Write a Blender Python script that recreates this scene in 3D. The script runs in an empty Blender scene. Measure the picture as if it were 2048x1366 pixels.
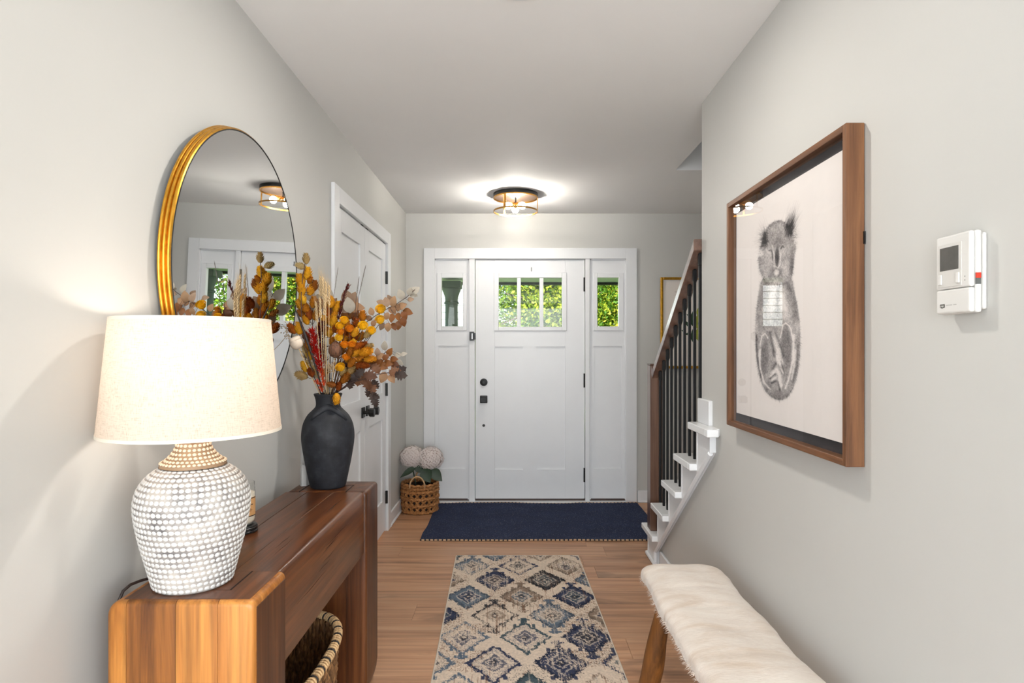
import bpy, bmesh, math, random
import numpy as np
from mathutils import Vector, Matrix, Quaternion, noise as mnoise

# ------------------------------------------------------------------ camera, sky, sun, added fill lamps, exposure
sc = bpy.context.scene
C = sc.collection
F_PX, CX, CY, EYE = 1228.0, 1028.0, 697.0, 1.29
HC = 2.4225                      # ceiling height
XL, XR, YB = -0.906, 0.868, 5.15  # left wall, right wall, back wall planes
YE = 2.838                       # end of the right wall, where the stair opens

cam_d = bpy.data.cameras.new('camera'); cam = bpy.data.objects.new('camera', cam_d); C.objects.link(cam)
cam.location = (0, 0, EYE); cam.rotation_euler = (math.pi / 2, 0, 0)
cam_d.sensor_width = 36.0; cam_d.lens = 36.0 * F_PX / 2048
cam_d.shift_x = -(CX - 1024) / 2048; cam_d.shift_y = (CY - 683) / 2048
cam_d.clip_start = 0.05; cam_d.clip_end = 200
sc.camera = cam

sc.view_settings.view_transform = 'Standard'; sc.view_settings.look = 'None'
sc.view_settings.gamma = 1.0; sc.view_settings.use_curve_mapping = False
sc.view_settings.exposure = 0.60
sc.cycles.use_denoising = True
sc.cycles.max_bounces = 6; sc.cycles.diffuse_bounces = 4; sc.cycles.glossy_bounces = 4; sc.cycles.transparent_max_bounces = 10
sc.cycles.use_adaptive_sampling = True; sc.cycles.adaptive_threshold = 0.07; sc.cycles.adaptive_min_samples = 16
sc.cycles.caustics_reflective = False; sc.cycles.caustics_refractive = False
sc.cycles.sample_clamp_indirect = 4.0

world = bpy.data.worlds.new('sky'); sc.world = world; world.use_nodes = True
nt = world.node_tree; nt.nodes.clear()
sky = nt.nodes.new('ShaderNodeTexSky'); sky.sky_type = 'NISHITA'; sky.sun_disc = False
sky.sun_elevation = math.radians(48); sky.sun_rotation = math.radians(120); sky.air_density = 1.0
bg = nt.nodes.new('ShaderNodeBackground'); bg.inputs['Strength'].default_value = 0.32
wo = nt.nodes.new('ShaderNodeOutputWorld')
nt.links.new(sky.outputs[0], bg.inputs[0]); nt.links.new(bg.outputs[0], wo.inputs[0])

def light(name, kind, loc, energy, color=(1, 1, 1), rot=None, look=None, **kw):
    d = bpy.data.lights.new(name, kind); d.energy = energy; d.color = color
    for k, v in kw.items(): setattr(d, k, v)
    o = bpy.data.objects.new(name, d); C.objects.link(o); o.location = loc
    if look is not None:
        o.rotation_euler = Vector(look).to_track_quat('-Z', 'Y').to_euler()
    return o

light('sun', 'SUN', (-6, -4, 12), 15.0, (1.0, 0.95, 0.86), look=(0.30, 0.65, -0.70), angle=0.009)
# added fill lamps at assumed rear windows and under the closed stairwell top
FILL_COL = (0.90, 0.945, 1.0)
light('rear_fill_lamp', 'AREA', (0, -4.95, 1.30), 235, FILL_COL, look=(0, 1, 0.10), shape='RECTANGLE', size=5.6, size_y=2.0)  # added area lamp, fills the hall from behind the camera
for x_ in (-2.95, 2.95):
    light('side_fill_lamp', 'AREA', (x_, -3.2, 1.30), 60, FILL_COL, look=(-x_, 0.1, 0.10), shape='RECTANGLE', size=2.2, size_y=1.8)  # added pair of fill lamps at the unseen side openings
light('stairwell_fill_lamp', 'AREA', (1.46, 2.2, 4.9), 5, FILL_COL, look=(0, 0, -1), shape='RECTANGLE', size=0.8, size_y=1.6)  # added lamp standing in for upstairs light; no opening above it

# ------------------------------------------------------------------ helpers
R = random.Random(7)
def lin(c):
    return tuple(((v / 255) / 12.92 if v / 255 <= 0.04045 else ((v / 255 + 0.055) / 1.055) ** 2.4) for v in c[:3]) + (1.0,)
def at(px, py, Y): return Vector(((px - CX) * Y / F_PX, Y, EYE - (py - CY) * Y / F_PX))
def PX(px, Y): return (px - CX) * Y / F_PX
def PZ(py, Y): return EYE - (py - CY) * Y / F_PX

class NT:
    def __init__(s, name):
        s.m = bpy.data.materials.new(name); s.m.use_nodes = True
        s.t = s.m.node_tree; s.t.nodes.clear()
        s.out = s.n('ShaderNodeOutputMaterial')
    def n(s, typ, **kw):
        nd = s.t.nodes.new(typ)
        for k, v in kw.items():
            if k.startswith('_'): setattr(nd, k[1:], v)
            else: nd.inputs[k.replace('__', ' ')].default_value = v
        return nd
    def l(s, a, b): s.t.links.new(a, b)
    def bsdf(s, **kw):
        b = s.n('ShaderNodeBsdfPrincipled')
        for k, v in kw.items(): b.inputs[k.replace('__', ' ')].default_value = v
        s.l(b.outputs[0], s.out.inputs[0]); return b
    def ramp(s, fac, stops):
        r = s.n('ShaderNodeValToRGB'); el = r.color_ramp.elements
        while len(el) < len(stops): el.new(0.5)
        for e, (p, c) in zip(el, stops): e.position = p; e.color = c
        s.l(fac, r.inputs[0]); return r
    def coords(s, scale=(1, 1, 1), kind='Object', rnd=0.0, rot=(0, 0, 0)):
        tc = s.n('ShaderNodeTexCoord'); mp = s.n('ShaderNodeMapping'); mp.inputs['Scale'].default_value = scale
        mp.inputs['Rotation'].default_value = rot
        if rnd:
            oi = s.n('ShaderNodeObjectInfo'); mu = s.n('ShaderNodeMath', _operation='MULTIPLY'); mu.inputs[1].default_value = rnd
            s.l(oi.outputs['Random'], mu.inputs[0])
            ad = s.n('ShaderNodeVectorMath', _operation='ADD'); s.l(tc.outputs[kind], ad.inputs[0]); s.l(mu.outputs[0], ad.inputs[1])
            s.l(ad.outputs[0], mp.inputs[0])
        else: s.l(tc.outputs[kind], mp.inputs[0])
        return mp.outputs[0]
    def noise(s, vec, scale, detail=3, rough=0.55, dist=0.0):
        nd = s.n('ShaderNodeTexNoise'); s.l(vec, nd.inputs['Vector'])
        nd.inputs['Scale'].default_value = scale; nd.inputs['Detail'].default_value = detail
        nd.inputs['Roughness'].default_value = rough; nd.inputs['Distortion'].default_value = dist
        return nd.outputs[0]
    def bump(s, h, b, strength=0.2, dist=0.002):
        bp = s.n('ShaderNodeBump'); bp.inputs['Strength'].default_value = strength; bp.inputs['Distance'].default_value = dist
        s.l(h, bp.inputs['Height']); s.l(bp.outputs[0], b.inputs['Normal'])
    def mix(s, fac, a, b, typ='MIX'):
        m = s.n('ShaderNodeMix', _data_type='RGBA', _blend_type=typ)
        for v, sock in ((fac, m.inputs[0]), (a, m.inputs[6]), (b, m.inputs[7])):
            if isinstance(v, (int, float)): sock.default_value = v
            elif isinstance(v, tuple): sock.default_value = v
            else: s.l(v, sock)
        return m.outputs[2]

def plain(name, rgb, rough=0.5, metal=0.0, spec=0.5, var=0.0, vscale=30, bump=0.0, bscale=200, bdist=0.001, coat=0.0, sheen=0.0):
    t = NT(name); b = t.bsdf(Roughness=rough, Metallic=metal)
    b.inputs['Specular IOR Level'].default_value = spec
    b.inputs['Coat Weight'].default_value = coat; b.inputs['Coat Roughness'].default_value = 0.12
    b.inputs['Sheen Weight'].default_value = sheen
    c = lin(rgb); v = t.coords()
    n1 = t.noise(v, vscale, 3)
    lo = tuple(x * (1 - var) for x in c[:3]) + (1,); hi = tuple(min(1, x * (1 + var)) for x in c[:3]) + (1,)
    r = t.ramp(n1, [(0.3, lo), (0.7, hi)]); t.l(r.outputs[0], b.inputs['Base Color'])
    if bump: t.bump(t.noise(v, bscale, 2), b, bump, bdist)
    return t.m

def random_tint(name, cols, rough=0.7, trans=0.0, spec=0.3, var=0.25, vscale=60):
    t = NT(name); b = t.bsdf(Roughness=rough); b.inputs['Specular IOR Level'].default_value = spec
    oi = t.n('ShaderNodeObjectInfo')
    r = t.ramp(oi.outputs['Random'], [(i / max(1, len(cols) - 1), lin(c)) for i, c in enumerate(cols)])
    n = t.noise(t.coords(), vscale, 2)
    k = t.ramp(n, [(0.3, (1 - var,) * 3 + (1,)), (0.7, (1, 1, 1, 1))])
    col = t.mix(1.0, r.outputs[0], k.outputs[0], 'MULTIPLY'); t.l(col, b.inputs['Base Color'])
    if trans:
        tr = t.n('ShaderNodeBsdfTranslucent'); t.l(col, tr.inputs[0])
        ms = t.n('ShaderNodeMixShader'); ms.inputs[0].default_value = trans
        t.l(b.outputs[0], ms.inputs[1]); t.l(tr.outputs[0], ms.inputs[2]); t.l(ms.outputs[0], t.out.inputs[0])
    return t.m

def wood(name, dark, mid, light_, axis=0, rough=0.45, scale=1.0, rnd=10.0, knots=0.25, coat=0.0, rvar=0.25, spec=0.4, bump=0.25, pore=0.66):
    t = NT(name); b = t.bsdf(Roughness=rough); b.inputs['Specular IOR Level'].default_value = spec
    b.inputs['Coat Weight'].default_value = coat; b.inputs['Coat Roughness'].default_value = 0.18
    sl = [14 * scale] * 3; sl[axis] = 0.9 * scale
    v = t.coords(tuple(sl), rnd=rnd)
    n1 = t.noise(v, 1.0, 6, 0.62, 0.9)
    sf = [90 * scale] * 3; sf[axis] = 2.5 * scale
    n2 = t.noise(t.coords(tuple(sf), rnd=rnd), 1.0, 3, 0.6, 0.2)
    r = t.ramp(n1, [(0.28, lin(dark)), (0.5, lin(mid)), (0.74, lin(light_))])
    g = t.ramp(n2, [(0.34, (pore, pore, pore, 1)), (0.60, (1, 1, 1, 1))])
    col = t.mix(0.75, r.outputs[0], g.outputs[0], 'MULTIPLY')
    sk = [5 * scale] * 3; sk[axis] = 1.4 * scale
    n3 = t.noise(t.coords(tuple(sk), rnd=rnd * 1.7), 1.0, 4, 0.6, 1.5)
    k = t.ramp(n3, [(0.30, (1 - knots,) * 3 + (1,)), (0.42, (1, 1, 1, 1))])
    col = t.mix(1.0, col, k.outputs[0], 'MULTIPLY')
    oi = t.n('ShaderNodeObjectInfo')
    rv = t.ramp(oi.outputs['Random'], [(0, (1 - rvar, 1 - rvar, 1 - rvar * 1.05, 1)), (1, (1 + rvar * 0.3,) * 3 + (1,))])
    col = t.mix(1.0, col, rv.outputs[0], 'MULTIPLY')
    t.l(col, b.inputs['Base Color']); t.bump(n2, b, bump, 0.0015)
    return t.m

def vcol_mat(name, rough=0.9, bump=0.0, bscale=900, spec=0.2, sheen=0.0, bdist=0.002):
    t = NT(name); b = t.bsdf(Roughness=rough); b.inputs['Specular IOR Level'].default_value = spec
    b.inputs['Sheen Weight'].default_value = sheen
    a = t.n('ShaderNodeAttribute', _attribute_name='col'); t.l(a.outputs['Color'], b.inputs['Base Color'])
    if bump: t.bump(t.noise(t.coords(), bscale, 2), b, bump, bdist)
    return t.m

def pane_mat(name, tint=(1, 1, 1, 1), f0=0.045, rough=0.0):
    t = NT(name)
    tr = t.n('ShaderNodeBsdfTransparent'); tr.inputs[0].default_value = tint
    gl = t.n('ShaderNodeBsdfGlossy'); gl.inputs['Roughness'].default_value = rough
    ge = t.n('ShaderNodeNewGeometry'); dt = t.n('ShaderNodeVectorMath', _operation='DOT_PRODUCT')
    t.l(ge.outputs['Normal'], dt.inputs[0]); t.l(ge.outputs['Incoming'], dt.inputs[1])
    ab = t.n('ShaderNodeMath', _operation='ABSOLUTE'); t.l(dt.outputs['Value'], ab.inputs[0])
    om = t.n('ShaderNodeMath', _operation='SUBTRACT'); om.inputs[0].default_value = 1.0; t.l(ab.outputs[0], om.inputs[1])
    pw = t.n('ShaderNodeMath', _operation='POWER'); t.l(om.outputs[0], pw.inputs[0]); pw.inputs[1].default_value = 5.0
    ma = t.n('ShaderNodeMath', _operation='MULTIPLY_ADD'); t.l(pw.outputs[0], ma.inputs[0]); ma.inputs[1].default_value = 1 - f0; ma.inputs[2].default_value = f0
    ms = t.n('ShaderNodeMixShader'); t.l(ma.outputs[0], ms.inputs[0]); t.l(tr.outputs[0], ms.inputs[1]); t.l(gl.outputs[0], ms.inputs[2])
    t.l(ms.outputs[0], t.out.inputs[0]); return t.m

def glow(name, rgb, strength):
    t = NT(name); e = t.n('ShaderNodeEmission'); e.inputs[0].default_value = rgb + (1,); e.inputs[1].default_value = strength
    t.l(e.outputs[0], t.out.inputs[0]); return t.m

# --- geometry collectors
class G:
    def __init__(s): s.V = []; s.F = []
    def add(s, V, F):
        o = len(s.V); s.V += [tuple(v) for v in V]; s.F += [tuple(i + o for i in f) for f in F]; return s
    def box(s, x0, x1, y0, y1, z0, z1, bev=0.0, seg=1):
        if bev <= 0:
            V = [(x, y, z) for x in (x0, x1) for y in (y0, y1) for z in (z0, z1)]
            return s.add(V, [(0, 1, 3, 2), (4, 6, 7, 5), (0, 4, 5, 1), (2, 3, 7, 6), (0, 2, 6, 4), (1, 5, 7, 3)])
        bm = bmesh.new(); bmesh.ops.create_cube(bm, size=1)
        for v in bm.verts:
            v.co = Vector(((x0 + x1) / 2 + v.co.x * (x1 - x0), (y0 + y1) / 2 + v.co.y * (y1 - y0), (z0 + z1) / 2 + v.co.z * (z1 - z0)))
        bmesh.ops.bevel(bm, geom=bm.edges[:], offset=bev, segments=seg, profile=0.5, affect='EDGES')
        return s.bm(bm)
    def bm(s, bm):
        bm.verts.index_update(); s.add([v.co[:] for v in bm.verts], [[v.index for v in f.verts] for f in bm.faces]); bm.free(); return s
    def lathe(s, prof, c=(0, 0, 0), seg=32, ax='z', closed=False):
        V, F = [], []
        n = len(prof)
        for i in range(seg):
            a = 2 * math.pi * i / seg
            for r, h in prof:
                if ax == 'z': V.append((c[0] + r * math.cos(a), c[1] + r * math.sin(a), c[2] + h))
                elif ax == 'x': V.append((c[0] + h, c[1] + r * math.cos(a), c[2] + r * math.sin(a)))
                else: V.append((c[0] + r * math.cos(a), c[1] + h, c[2] + r * math.sin(a)))
        m = n if closed else n - 1
        for i in range(seg):
            j = (i + 1) % seg
            for k in range(m):
                k2 = (k + 1) % n
                F.append((i * n + k, j * n + k, j * n + k2, i * n + k2))
        return s.add(V, F)
    def tube(s, pts, r, seg=8, cap=True, closed=False, flat=1.0):
        pts = [Vector(p) for p in pts]; n = len(pts)
        rs = r if isinstance(r, (list, tuple)) else [r] * n
        V, F = [], []
        prev = None
        for i, p in enumerate(pts):
            if closed: d = pts[(i + 1) % n] - pts[i - 1]
            else: d = pts[min(i + 1, n - 1)] - pts[max(i - 1, 0)]
            d.normalize()
            if prev is None:
                u = d.orthogonal().normalized()
            else:
                u = (prev - d * prev.dot(d))
                u = u.normalized() if u.length > 1e-6 else d.orthogonal().normalized()
            prev = u; w = d.cross(u)
            for k in range(seg):
                a = 2 * math.pi * k / seg
                V.append(p + u * (rs[i] * math.cos(a)) + w * (rs[i] * flat * math.sin(a)))
        for i in range(n if closed else n - 1):
            j = (i + 1) % n
            for k in range(seg):
                l = (k + 1) % seg
                F.append((i * seg + k, i * seg + l, j * seg + l, j * seg + k))
        if cap and not closed:
            F.append(tuple(range(seg - 1, -1, -1))); F.append(tuple((n - 1) * seg + k for k in range(seg)))
        return s.add(V, F)
    def prism(s, poly, axis, a, b, bev=0.0, seg=1):
        # poly in the plane across axis: x -> (y,z), y -> (x,z), z -> (x,y)
        def P(u, v, w):
            return (w, u, v) if axis == 'x' else ((u, w, v) if axis == 'y' else (u, v, w))
        n = len(poly)
        V = [P(u, v, a) for u, v in poly] + [P(u, v, b) for u, v in poly]
        F = [tuple(range(n)), tuple(range(2 * n - 1, n - 1, -1))] + [(i, n + i, n + (i + 1) % n, (i + 1) % n) for i in range(n)]
        if bev <= 0: return s.add(V, F)
        bm = bmesh.new(); bv = [bm.verts.new(v) for v in V]
        for f in F: bm.faces.new([bv[i] for i in f])
        bmesh.ops.recalc_face_normals(bm, faces=bm.faces[:])
        es = [e for e in bm.edges if e.calc_face_angle(0) > 0.6]
        bmesh.ops.bevel(bm, geom=es, offset=bev, segments=seg, profile=0.5, affect='EDGES')
        return s.bm(bm)
    def ball(s, c, r, u=12, v=8, sc_=(1, 1, 1)):
        V = [(c[0], c[1], c[2] - r * sc_[2])]; F = []
        for j in range(1, v):
            t = math.pi * j / v
            for i in range(u):
                a = 2 * math.pi * i / u
                V.append((c[0] + r * sc_[0] * math.sin(t) * math.cos(a), c[1] + r * sc_[1] * math.sin(t) * math.sin(a), c[2] - r * sc_[2] * math.cos(t)))
        V.append((c[0], c[1], c[2] + r * sc_[2])); top = len(V) - 1
        for i in range(u):
            F.append((0, 1 + (i + 1) % u, 1 + i)); b = 1 + (v - 2) * u
            F.append((top, b + i, b + (i + 1) % u))
            for j in range(v - 2):
                p = 1 + j * u
                F.append((p + i, p + (i + 1) % u, p + u + (i + 1) % u, p + u + i))
        return s.add(V, F)
    def mesh(s, name, fix=True):
        me = bpy.data.meshes.new(name); me.from_pydata([tuple(v) for v in s.V], [], s.F); me.update()
        if fix and len(s.F) < 60000:
            bm = bmesh.new(); bm.from_mesh(me); bmesh.ops.recalc_face_normals(bm, faces=bm.faces[:]); bm.to_mesh(me); bm.free()
        return me

def link(name, me, m, parent=None, smooth=None, **props):
    if m is not None and not me.materials: me.materials.append(m)
    if smooth is not None:
        if smooth is True: me.polygons.foreach_set('use_smooth', [True] * len(me.polygons))
        else: me.shade_smooth() if hasattr(me, 'shade_smooth') and False else smooth_by_angle(me, smooth)
    o = bpy.data.objects.new(name, me); C.objects.link(o)
    if parent is not None:
        o.parent = parent; o.matrix_parent_inverse = WINV.get(parent.name, Matrix.Identity(4))
    for k, v in props.items(): o[k] = v
    return o
def smooth_by_angle(me, ang):
    bm = bmesh.new(); bm.from_mesh(me)
    for f in bm.faces: f.smooth = True
    for e in bm.edges: e.smooth = e.calc_face_angle(0) < ang
    bm.to_mesh(me); bm.free()
WINV = {}
def part(name, g, m, parent=None, smooth=None, fix=True, **props):
    return link(name, g.mesh(name, fix), m, parent, smooth, **props)
def empty(name, loc, label, cat, group=None, rot=None):
    o = bpy.data.objects.new(name, None); C.objects.link(o); o.location = loc
    o.empty_display_size = 0.05
    M = Matrix.Translation(Vector(loc))
    if rot is not None: o.rotation_euler = rot; M = M @ rot.to_matrix().to_4x4() if hasattr(rot, 'to_matrix') else M
    WINV[o.name] = Matrix.Translation(-Vector(loc)) if rot is None else Matrix.Identity(4)
    o['label'] = label; o['category'] = cat
    if group: o['group'] = group
    return o
def tag(o, label, cat, group=None):
    o['label'] = label; o['category'] = cat
    if group: o['group'] = group
    return o
def struct(name, g, m, parent=None, smooth=None, label=None):
    o = part(name, g, m, parent, smooth)
    if parent is None: o['kind'] = 'structure'
    if label: o['label'] = label
    return o
def sempty(name, loc, label):
    o = bpy.data.objects.new(name, None); C.objects.link(o); o.location = loc; o['kind'] = 'structure'; o['label'] = label
    WINV[o.name] = Matrix.Translation(-Vector(loc)); return o
def inst(name, me, M, parent, m=None):
    # one piece sharing mesh data, placed by a world matrix under an unrotated parent
    o = bpy.data.objects.new(name, me); C.objects.link(o)
    if parent is not None:
        o.parent = parent; o.matrix_parent_inverse = WINV.get(parent.name, Matrix.Identity(4))
    o.matrix_basis = M
    return o
def frame_to(d, up=(0, 0, 1)):
    # rotation whose +Z follows d
    return Vector(d).normalized().to_track_quat('Z', 'Y').to_matrix().to_4x4()
def grid_mesh(name, P, cols=None, nu=0, nv=0):
    # P: (nv, nu, 3) array -> quads, optional colour per vertex
    nv, nu = P.shape[:2]
    idx = np.arange(nu * nv).reshape(nv, nu)
    q = np.stack([idx[:-1, :-1], idx[:-1, 1:], idx[1:, 1:], idx[1:, :-1]], -1).reshape(-1, 4)
    me = bpy.data.meshes.new(name)
    me.vertices.add(nu * nv); me.vertices.foreach_set('co', P.reshape(-1).astype(np.float32))
    me.loops.add(q.size); me.loops.foreach_set('vertex_index', q.reshape(-1).astype(np.int32))
    me.polygons.add(len(q)); me.polygons.foreach_set('loop_start', np.arange(0, q.size, 4, dtype=np.int32))
    me.polygons.foreach_set('use_smooth', np.ones(len(q), dtype=bool))
    me.update(); me.validate()
    if cols is not None:
        a = me.color_attributes.new('col', 'FLOAT_COLOR', 'POINT')
        c4 = np.ones((nu * nv, 4), np.float32); c4[:, :3] = cols.reshape(-1, 3); a.data.foreach_set('color', c4.reshape(-1))
    return me
def s2l(a):
    a = np.clip(a, 0, 1); return np.where(a <= 0.04045, a / 12.92, ((a + 0.055) / 1.055) ** 2.4)

# ------------------------------------------------------------------ materials
M_wall = plain('wall_paint', (197, 196, 192), 0.55, spec=0.3, var=0.012, vscale=2, bump=0.05, bscale=350, bdist=0.0006)
M_ceil = plain('ceiling_paint', (243, 242, 241), 0.8, spec=0.2, var=0.01, vscale=2, bump=0.05, bscale=250, bdist=0.0006)
M_trim = plain('white_trim', (226, 227, 229), 0.32, spec=0.45, var=0.01, vscale=8)
M_black = plain('black_metal', (22, 22, 23), 0.42, metal=0.3, var=0.1, vscale=40)
M_floor = wood('oak_floor', (146, 102, 72), (198, 150, 114), (214, 170, 134), axis=0, rough=0.40, rnd=13, knots=0.42, rvar=0.16, scale=0.6, bump=0.12)
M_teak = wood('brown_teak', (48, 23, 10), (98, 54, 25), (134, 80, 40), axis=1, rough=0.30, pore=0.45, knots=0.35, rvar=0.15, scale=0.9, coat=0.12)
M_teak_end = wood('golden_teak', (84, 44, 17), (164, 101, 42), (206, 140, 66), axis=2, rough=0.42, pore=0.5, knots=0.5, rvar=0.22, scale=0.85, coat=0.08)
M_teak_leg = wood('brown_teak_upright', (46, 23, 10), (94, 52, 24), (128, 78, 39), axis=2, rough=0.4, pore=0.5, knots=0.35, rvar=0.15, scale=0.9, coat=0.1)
M_gap = plain('dark_joint', (24, 13, 8), 0.9)
M_rail = wood('stained_rail', (84, 58, 46), (112, 80, 64), (128, 94, 76), axis=1, rough=0.28, knots=0.1, rvar=0.05, coat=1.0, spec=0.7)
M_newel = wood('stained_newel', (80, 54, 42), (104, 74, 58), (120, 88, 70), axis=2, rough=0.35, knots=0.1, rvar=0.05, coat=0.5)
M_frame = wood('walnut_frame', (88, 56, 34), (122, 81, 52), (142, 98, 64), axis=2, rough=0.5, knots=0.15, rvar=0.06, scale=1.6)
M_gold = plain('brushed_gold', (214, 158, 60), 0.32, metal=1.0, var=0.15, vscale=60, bump=0.2, bscale=120)
M_glass = pane_mat('clear_pane', (0.97, 0.985, 0.98, 1), 0.018)
M_picglass = pane_mat('picture_glass', (1, 1, 1, 1), 0.03)

# ------------------------------------------------------------------ the room: walls, floor, ceiling
T = 0.12
struct('wall_left', G().box(XL - T, XL, 0.3, 3.125, 0, HC).box(XL - T, XL, 4.348, YB + T, 0, HC).box(XL - T, XL, 3.125, 4.348, 2.035, HC)
       .box(XL - 0.75, XL - 0.65, 3.0, 4.5, 0, HC), M_wall, label='pale greige plaster wall with the closet doors and round mirror')
# right wall: full height to YE, then only the low triangle under the stair
def stair_line(y): return 1.0 - (y - 2.60) * 0.743   # top of the wall under the treads
g = G().box(XR, XR + T, 0.3, YE, 0, HC)
g.prism([(YE, 0), (3.70, 0), (3.70, 0.12), (YE, stair_line(YE) - 0.10)], 'x', XR, XR + T)
struct('wall_right', g, M_wall, label='pale greige wall with the framed drawing, ending at the stair')
OX0, OX1 = -0.70, 0.975
g = G().box(XL - T, OX0, YB, YB + T, 0, HC).box(OX1, 2.02, YB, YB + T, 0, HC).box(OX0, OX1, YB, YB + T, 2.07, HC)
struct('wall_back', g, M_wall, label='pale greige end wall around the white front door')
struct('wall_stair', G().box(1.9, 2.02, 0.3, YB, 0, 5.1), M_wall)
SX0, SY1 = 1.026, 3.90
g = G().box(XL - T, SX0, 0.3, YB + T, HC, HC + 0.28).box(SX0, 2.02, SY1, YB + T, HC, HC + 0.28).box(-3.1, 3.1, -5.1, 0.3, HC, HC + 0.28)
struct('ceiling', g, M_ceil, label='flat pale ceiling with an opening over the stair')
struct('wall_stairwell', G().box(SX0 - 0.1, SX0, 0.3, SY1, HC + 0.28, 5.1).box(SX0, 2.02, SY1, SY1 + 0.1, HC + 0.28, 5.1).box(SX0, 2.02, 0.2, 0.3, 0, 5.1)
       .box(SX0 - 0.1, 2.02, 0.2, SY1 + 0.1, 5.1, 5.2), M_wall)
g = G().box(-3.1, XL - T, 0.2, 0.3, 0, HC).box(XR + T, 3.1, 0.2, 0.3, 0, HC)
for xa in (-3.1, 3.0):
    g.box(xa, xa + 0.1, -5.1, -3.9, 0, HC).box(xa, xa + 0.1, -0.9, 0.3, 0, HC).box(xa, xa + 0.1, -3.9, -0.9, 0, 0.4).box(xa, xa + 0.1, -3.9, -0.9, 2.3, HC)
g.box(-3.1, -2.85, -5.1, -5.0, 0, HC).box(2.85, 3.1, -5.1, -5.0, 0, HC).box(-2.85, 2.85, -5.1, -5.0, 0, 0.35).box(-2.85, 2.85, -5.1, -5.0, 2.35, HC)
struct('wall_rear', g, M_wall)
struct('trim_1', G().box(-3.6, 3.6, -7.6, -5.1, HC + 0.1, HC + 0.2).box(-5.6, -3.1, -5.1, 0.3, HC + 0.1, HC + 0.2).box(3.1, 5.6, -5.1, 0.3, HC + 0.1, HC + 0.2), M_trim, label='added overhang out of view, keeping the sun off the rear window openings')  # added unseen slabs that block direct sun from the rear room

# floor: each visible plank a board of its own
floor = sempty('floor', (0, 3.0, 0), 'wide oak plank floor running across the hall')
part('bounce_floor', G().box(-3.1, 3.1, -5.1, 0.35, -0.10, 0.004), plain('pale_bounce_floor', (226, 222, 214), 0.95, var=0.04, vscale=20, bump=0.4), floor)  # unseen floor behind the camera, made pale to bounce light onto the ceiling
part('subfloor', G().box(-1.1, 1.1, 0.35, 1.11, -0.10, 0.0).box(XL - 0.8, 2.02, 1.11, YB + 0.3, -0.10, -0.004), M_floor, floor)
PW = 0.18
rows = np.arange(3.273 - 12 * PW, YB, PW)
rp = random.Random(3)
for k, y0 in enumerate(rows):
    y1 = min(y0 + PW, YB + 0.02)
    x = XL - 0.02 - rp.uniform(0.0, 1.0)
    first = {3.813: -0.72, 3.093: -0.79}.get(round(float(y0), 3))
    cuts = [XL - 0.02]
    x = first if first else XL + rp.uniform(0.25, 1.5)
    while x < 1.88:
        cuts.append(x); x += rp.uniform(1.2, 1.8)
    cuts.append(1.9)
    for a, b in zip(cuts[:-1], cuts[1:]):
        part('plank', G().box(a + 0.0004, b - 0.0004, y0 + 0.0004, y1 - 0.0004, -0.004, 0.0, 0.0007), M_floor, floor)

def base(name, g, label): return struct(name, g, M_trim, label=label)
BH = 0.10
def bb(g, x0, x1, y0, y1):
    g.box(x0, x1, y0, y1, 0, BH, 0.003)
    return g
base('baseboard_left', bb(bb(G(), XL, XL + 0.014, 0.3, 3.04), XL, XL + 0.014, 4.433, YB).tube([(XL + 0.014, 4.433, 0.010), (XL + 0.014, YB, 0.010)], 0.010, 8), 'white baseboard along the left wall')
base('baseboard_back', bb(bb(G(), XL, -0.760, YB - 0.014, YB), 1.035, 1.9, YB - 0.014, YB).tube([(1.035, YB - 0.016, 0.009), (1.9, YB - 0.016, 0.009)], 0.010, 8), 'white baseboard beside the front door')
base('baseboard_right', bb(G(), XR - 0.014, XR, 0.3, 3.60).tube([(XR - 0.016, 0.3, 0.009), (XR - 0.016, 3.60, 0.009)], 0.010, 8), 'white baseboard along the right wall')

# ------------------------------------------------------------------ front door, sidelights and casing
YD = 5.185
def bx(g, px0, px1, py0, py1, ya, yb, bev=0.0, Y=YD):
    return g.box(PX(px0, Y), PX(px1, Y), ya, yb, PZ(py1, Y), PZ(py0, Y), bev)
# casing (in front of the wall plane)
g = G()
xo0, xo1, zt = PX(848, YB), PX(1273, YB), PZ(497, YB)
xi0, xi1, zi = PX(870, YB), PX(1251, YB), PZ(518, YB)
trim2 = sempty('trim_2', ((xo0 + xo1) / 2, YB, 0), 'wide white casing around the front door and sidelights')
part('casing_board', G().box(xo0, xi0, YB - 0.02, YB + 0.06, 0, zt, 0.002), M_trim, trim2)
part('casing_board', G().box(xi1, xo1, YB - 0.02, YB + 0.06, 0, zt, 0.002), M_trim, trim2)
part('casing_board', G().box(xi0, xi1, YB - 0.02, YB + 0.06, zi, zt, 0.002), M_trim, trim2)
for a, b in ((938.5, 950.5), (1169.5, 1178.5)):
    part('mullion_post', bx(G(), a, b, 518, 1002, YB - 0.008, YD + 0.07, 0.003), M_trim, trim2)
M_sill = plain('dark_sill', (58, 40, 30), 0.5)
part('threshold', G().box(xi0, xi1, YB - 0.05, YD + 0.10, 0.0, 0.012, 0.003), M_trim, trim2)
part('sill_strip', G().box(xi0, xi1, YB + 0.012, YD + 0.09, 0.012, 0.028), M_sill, trim2)

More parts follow.
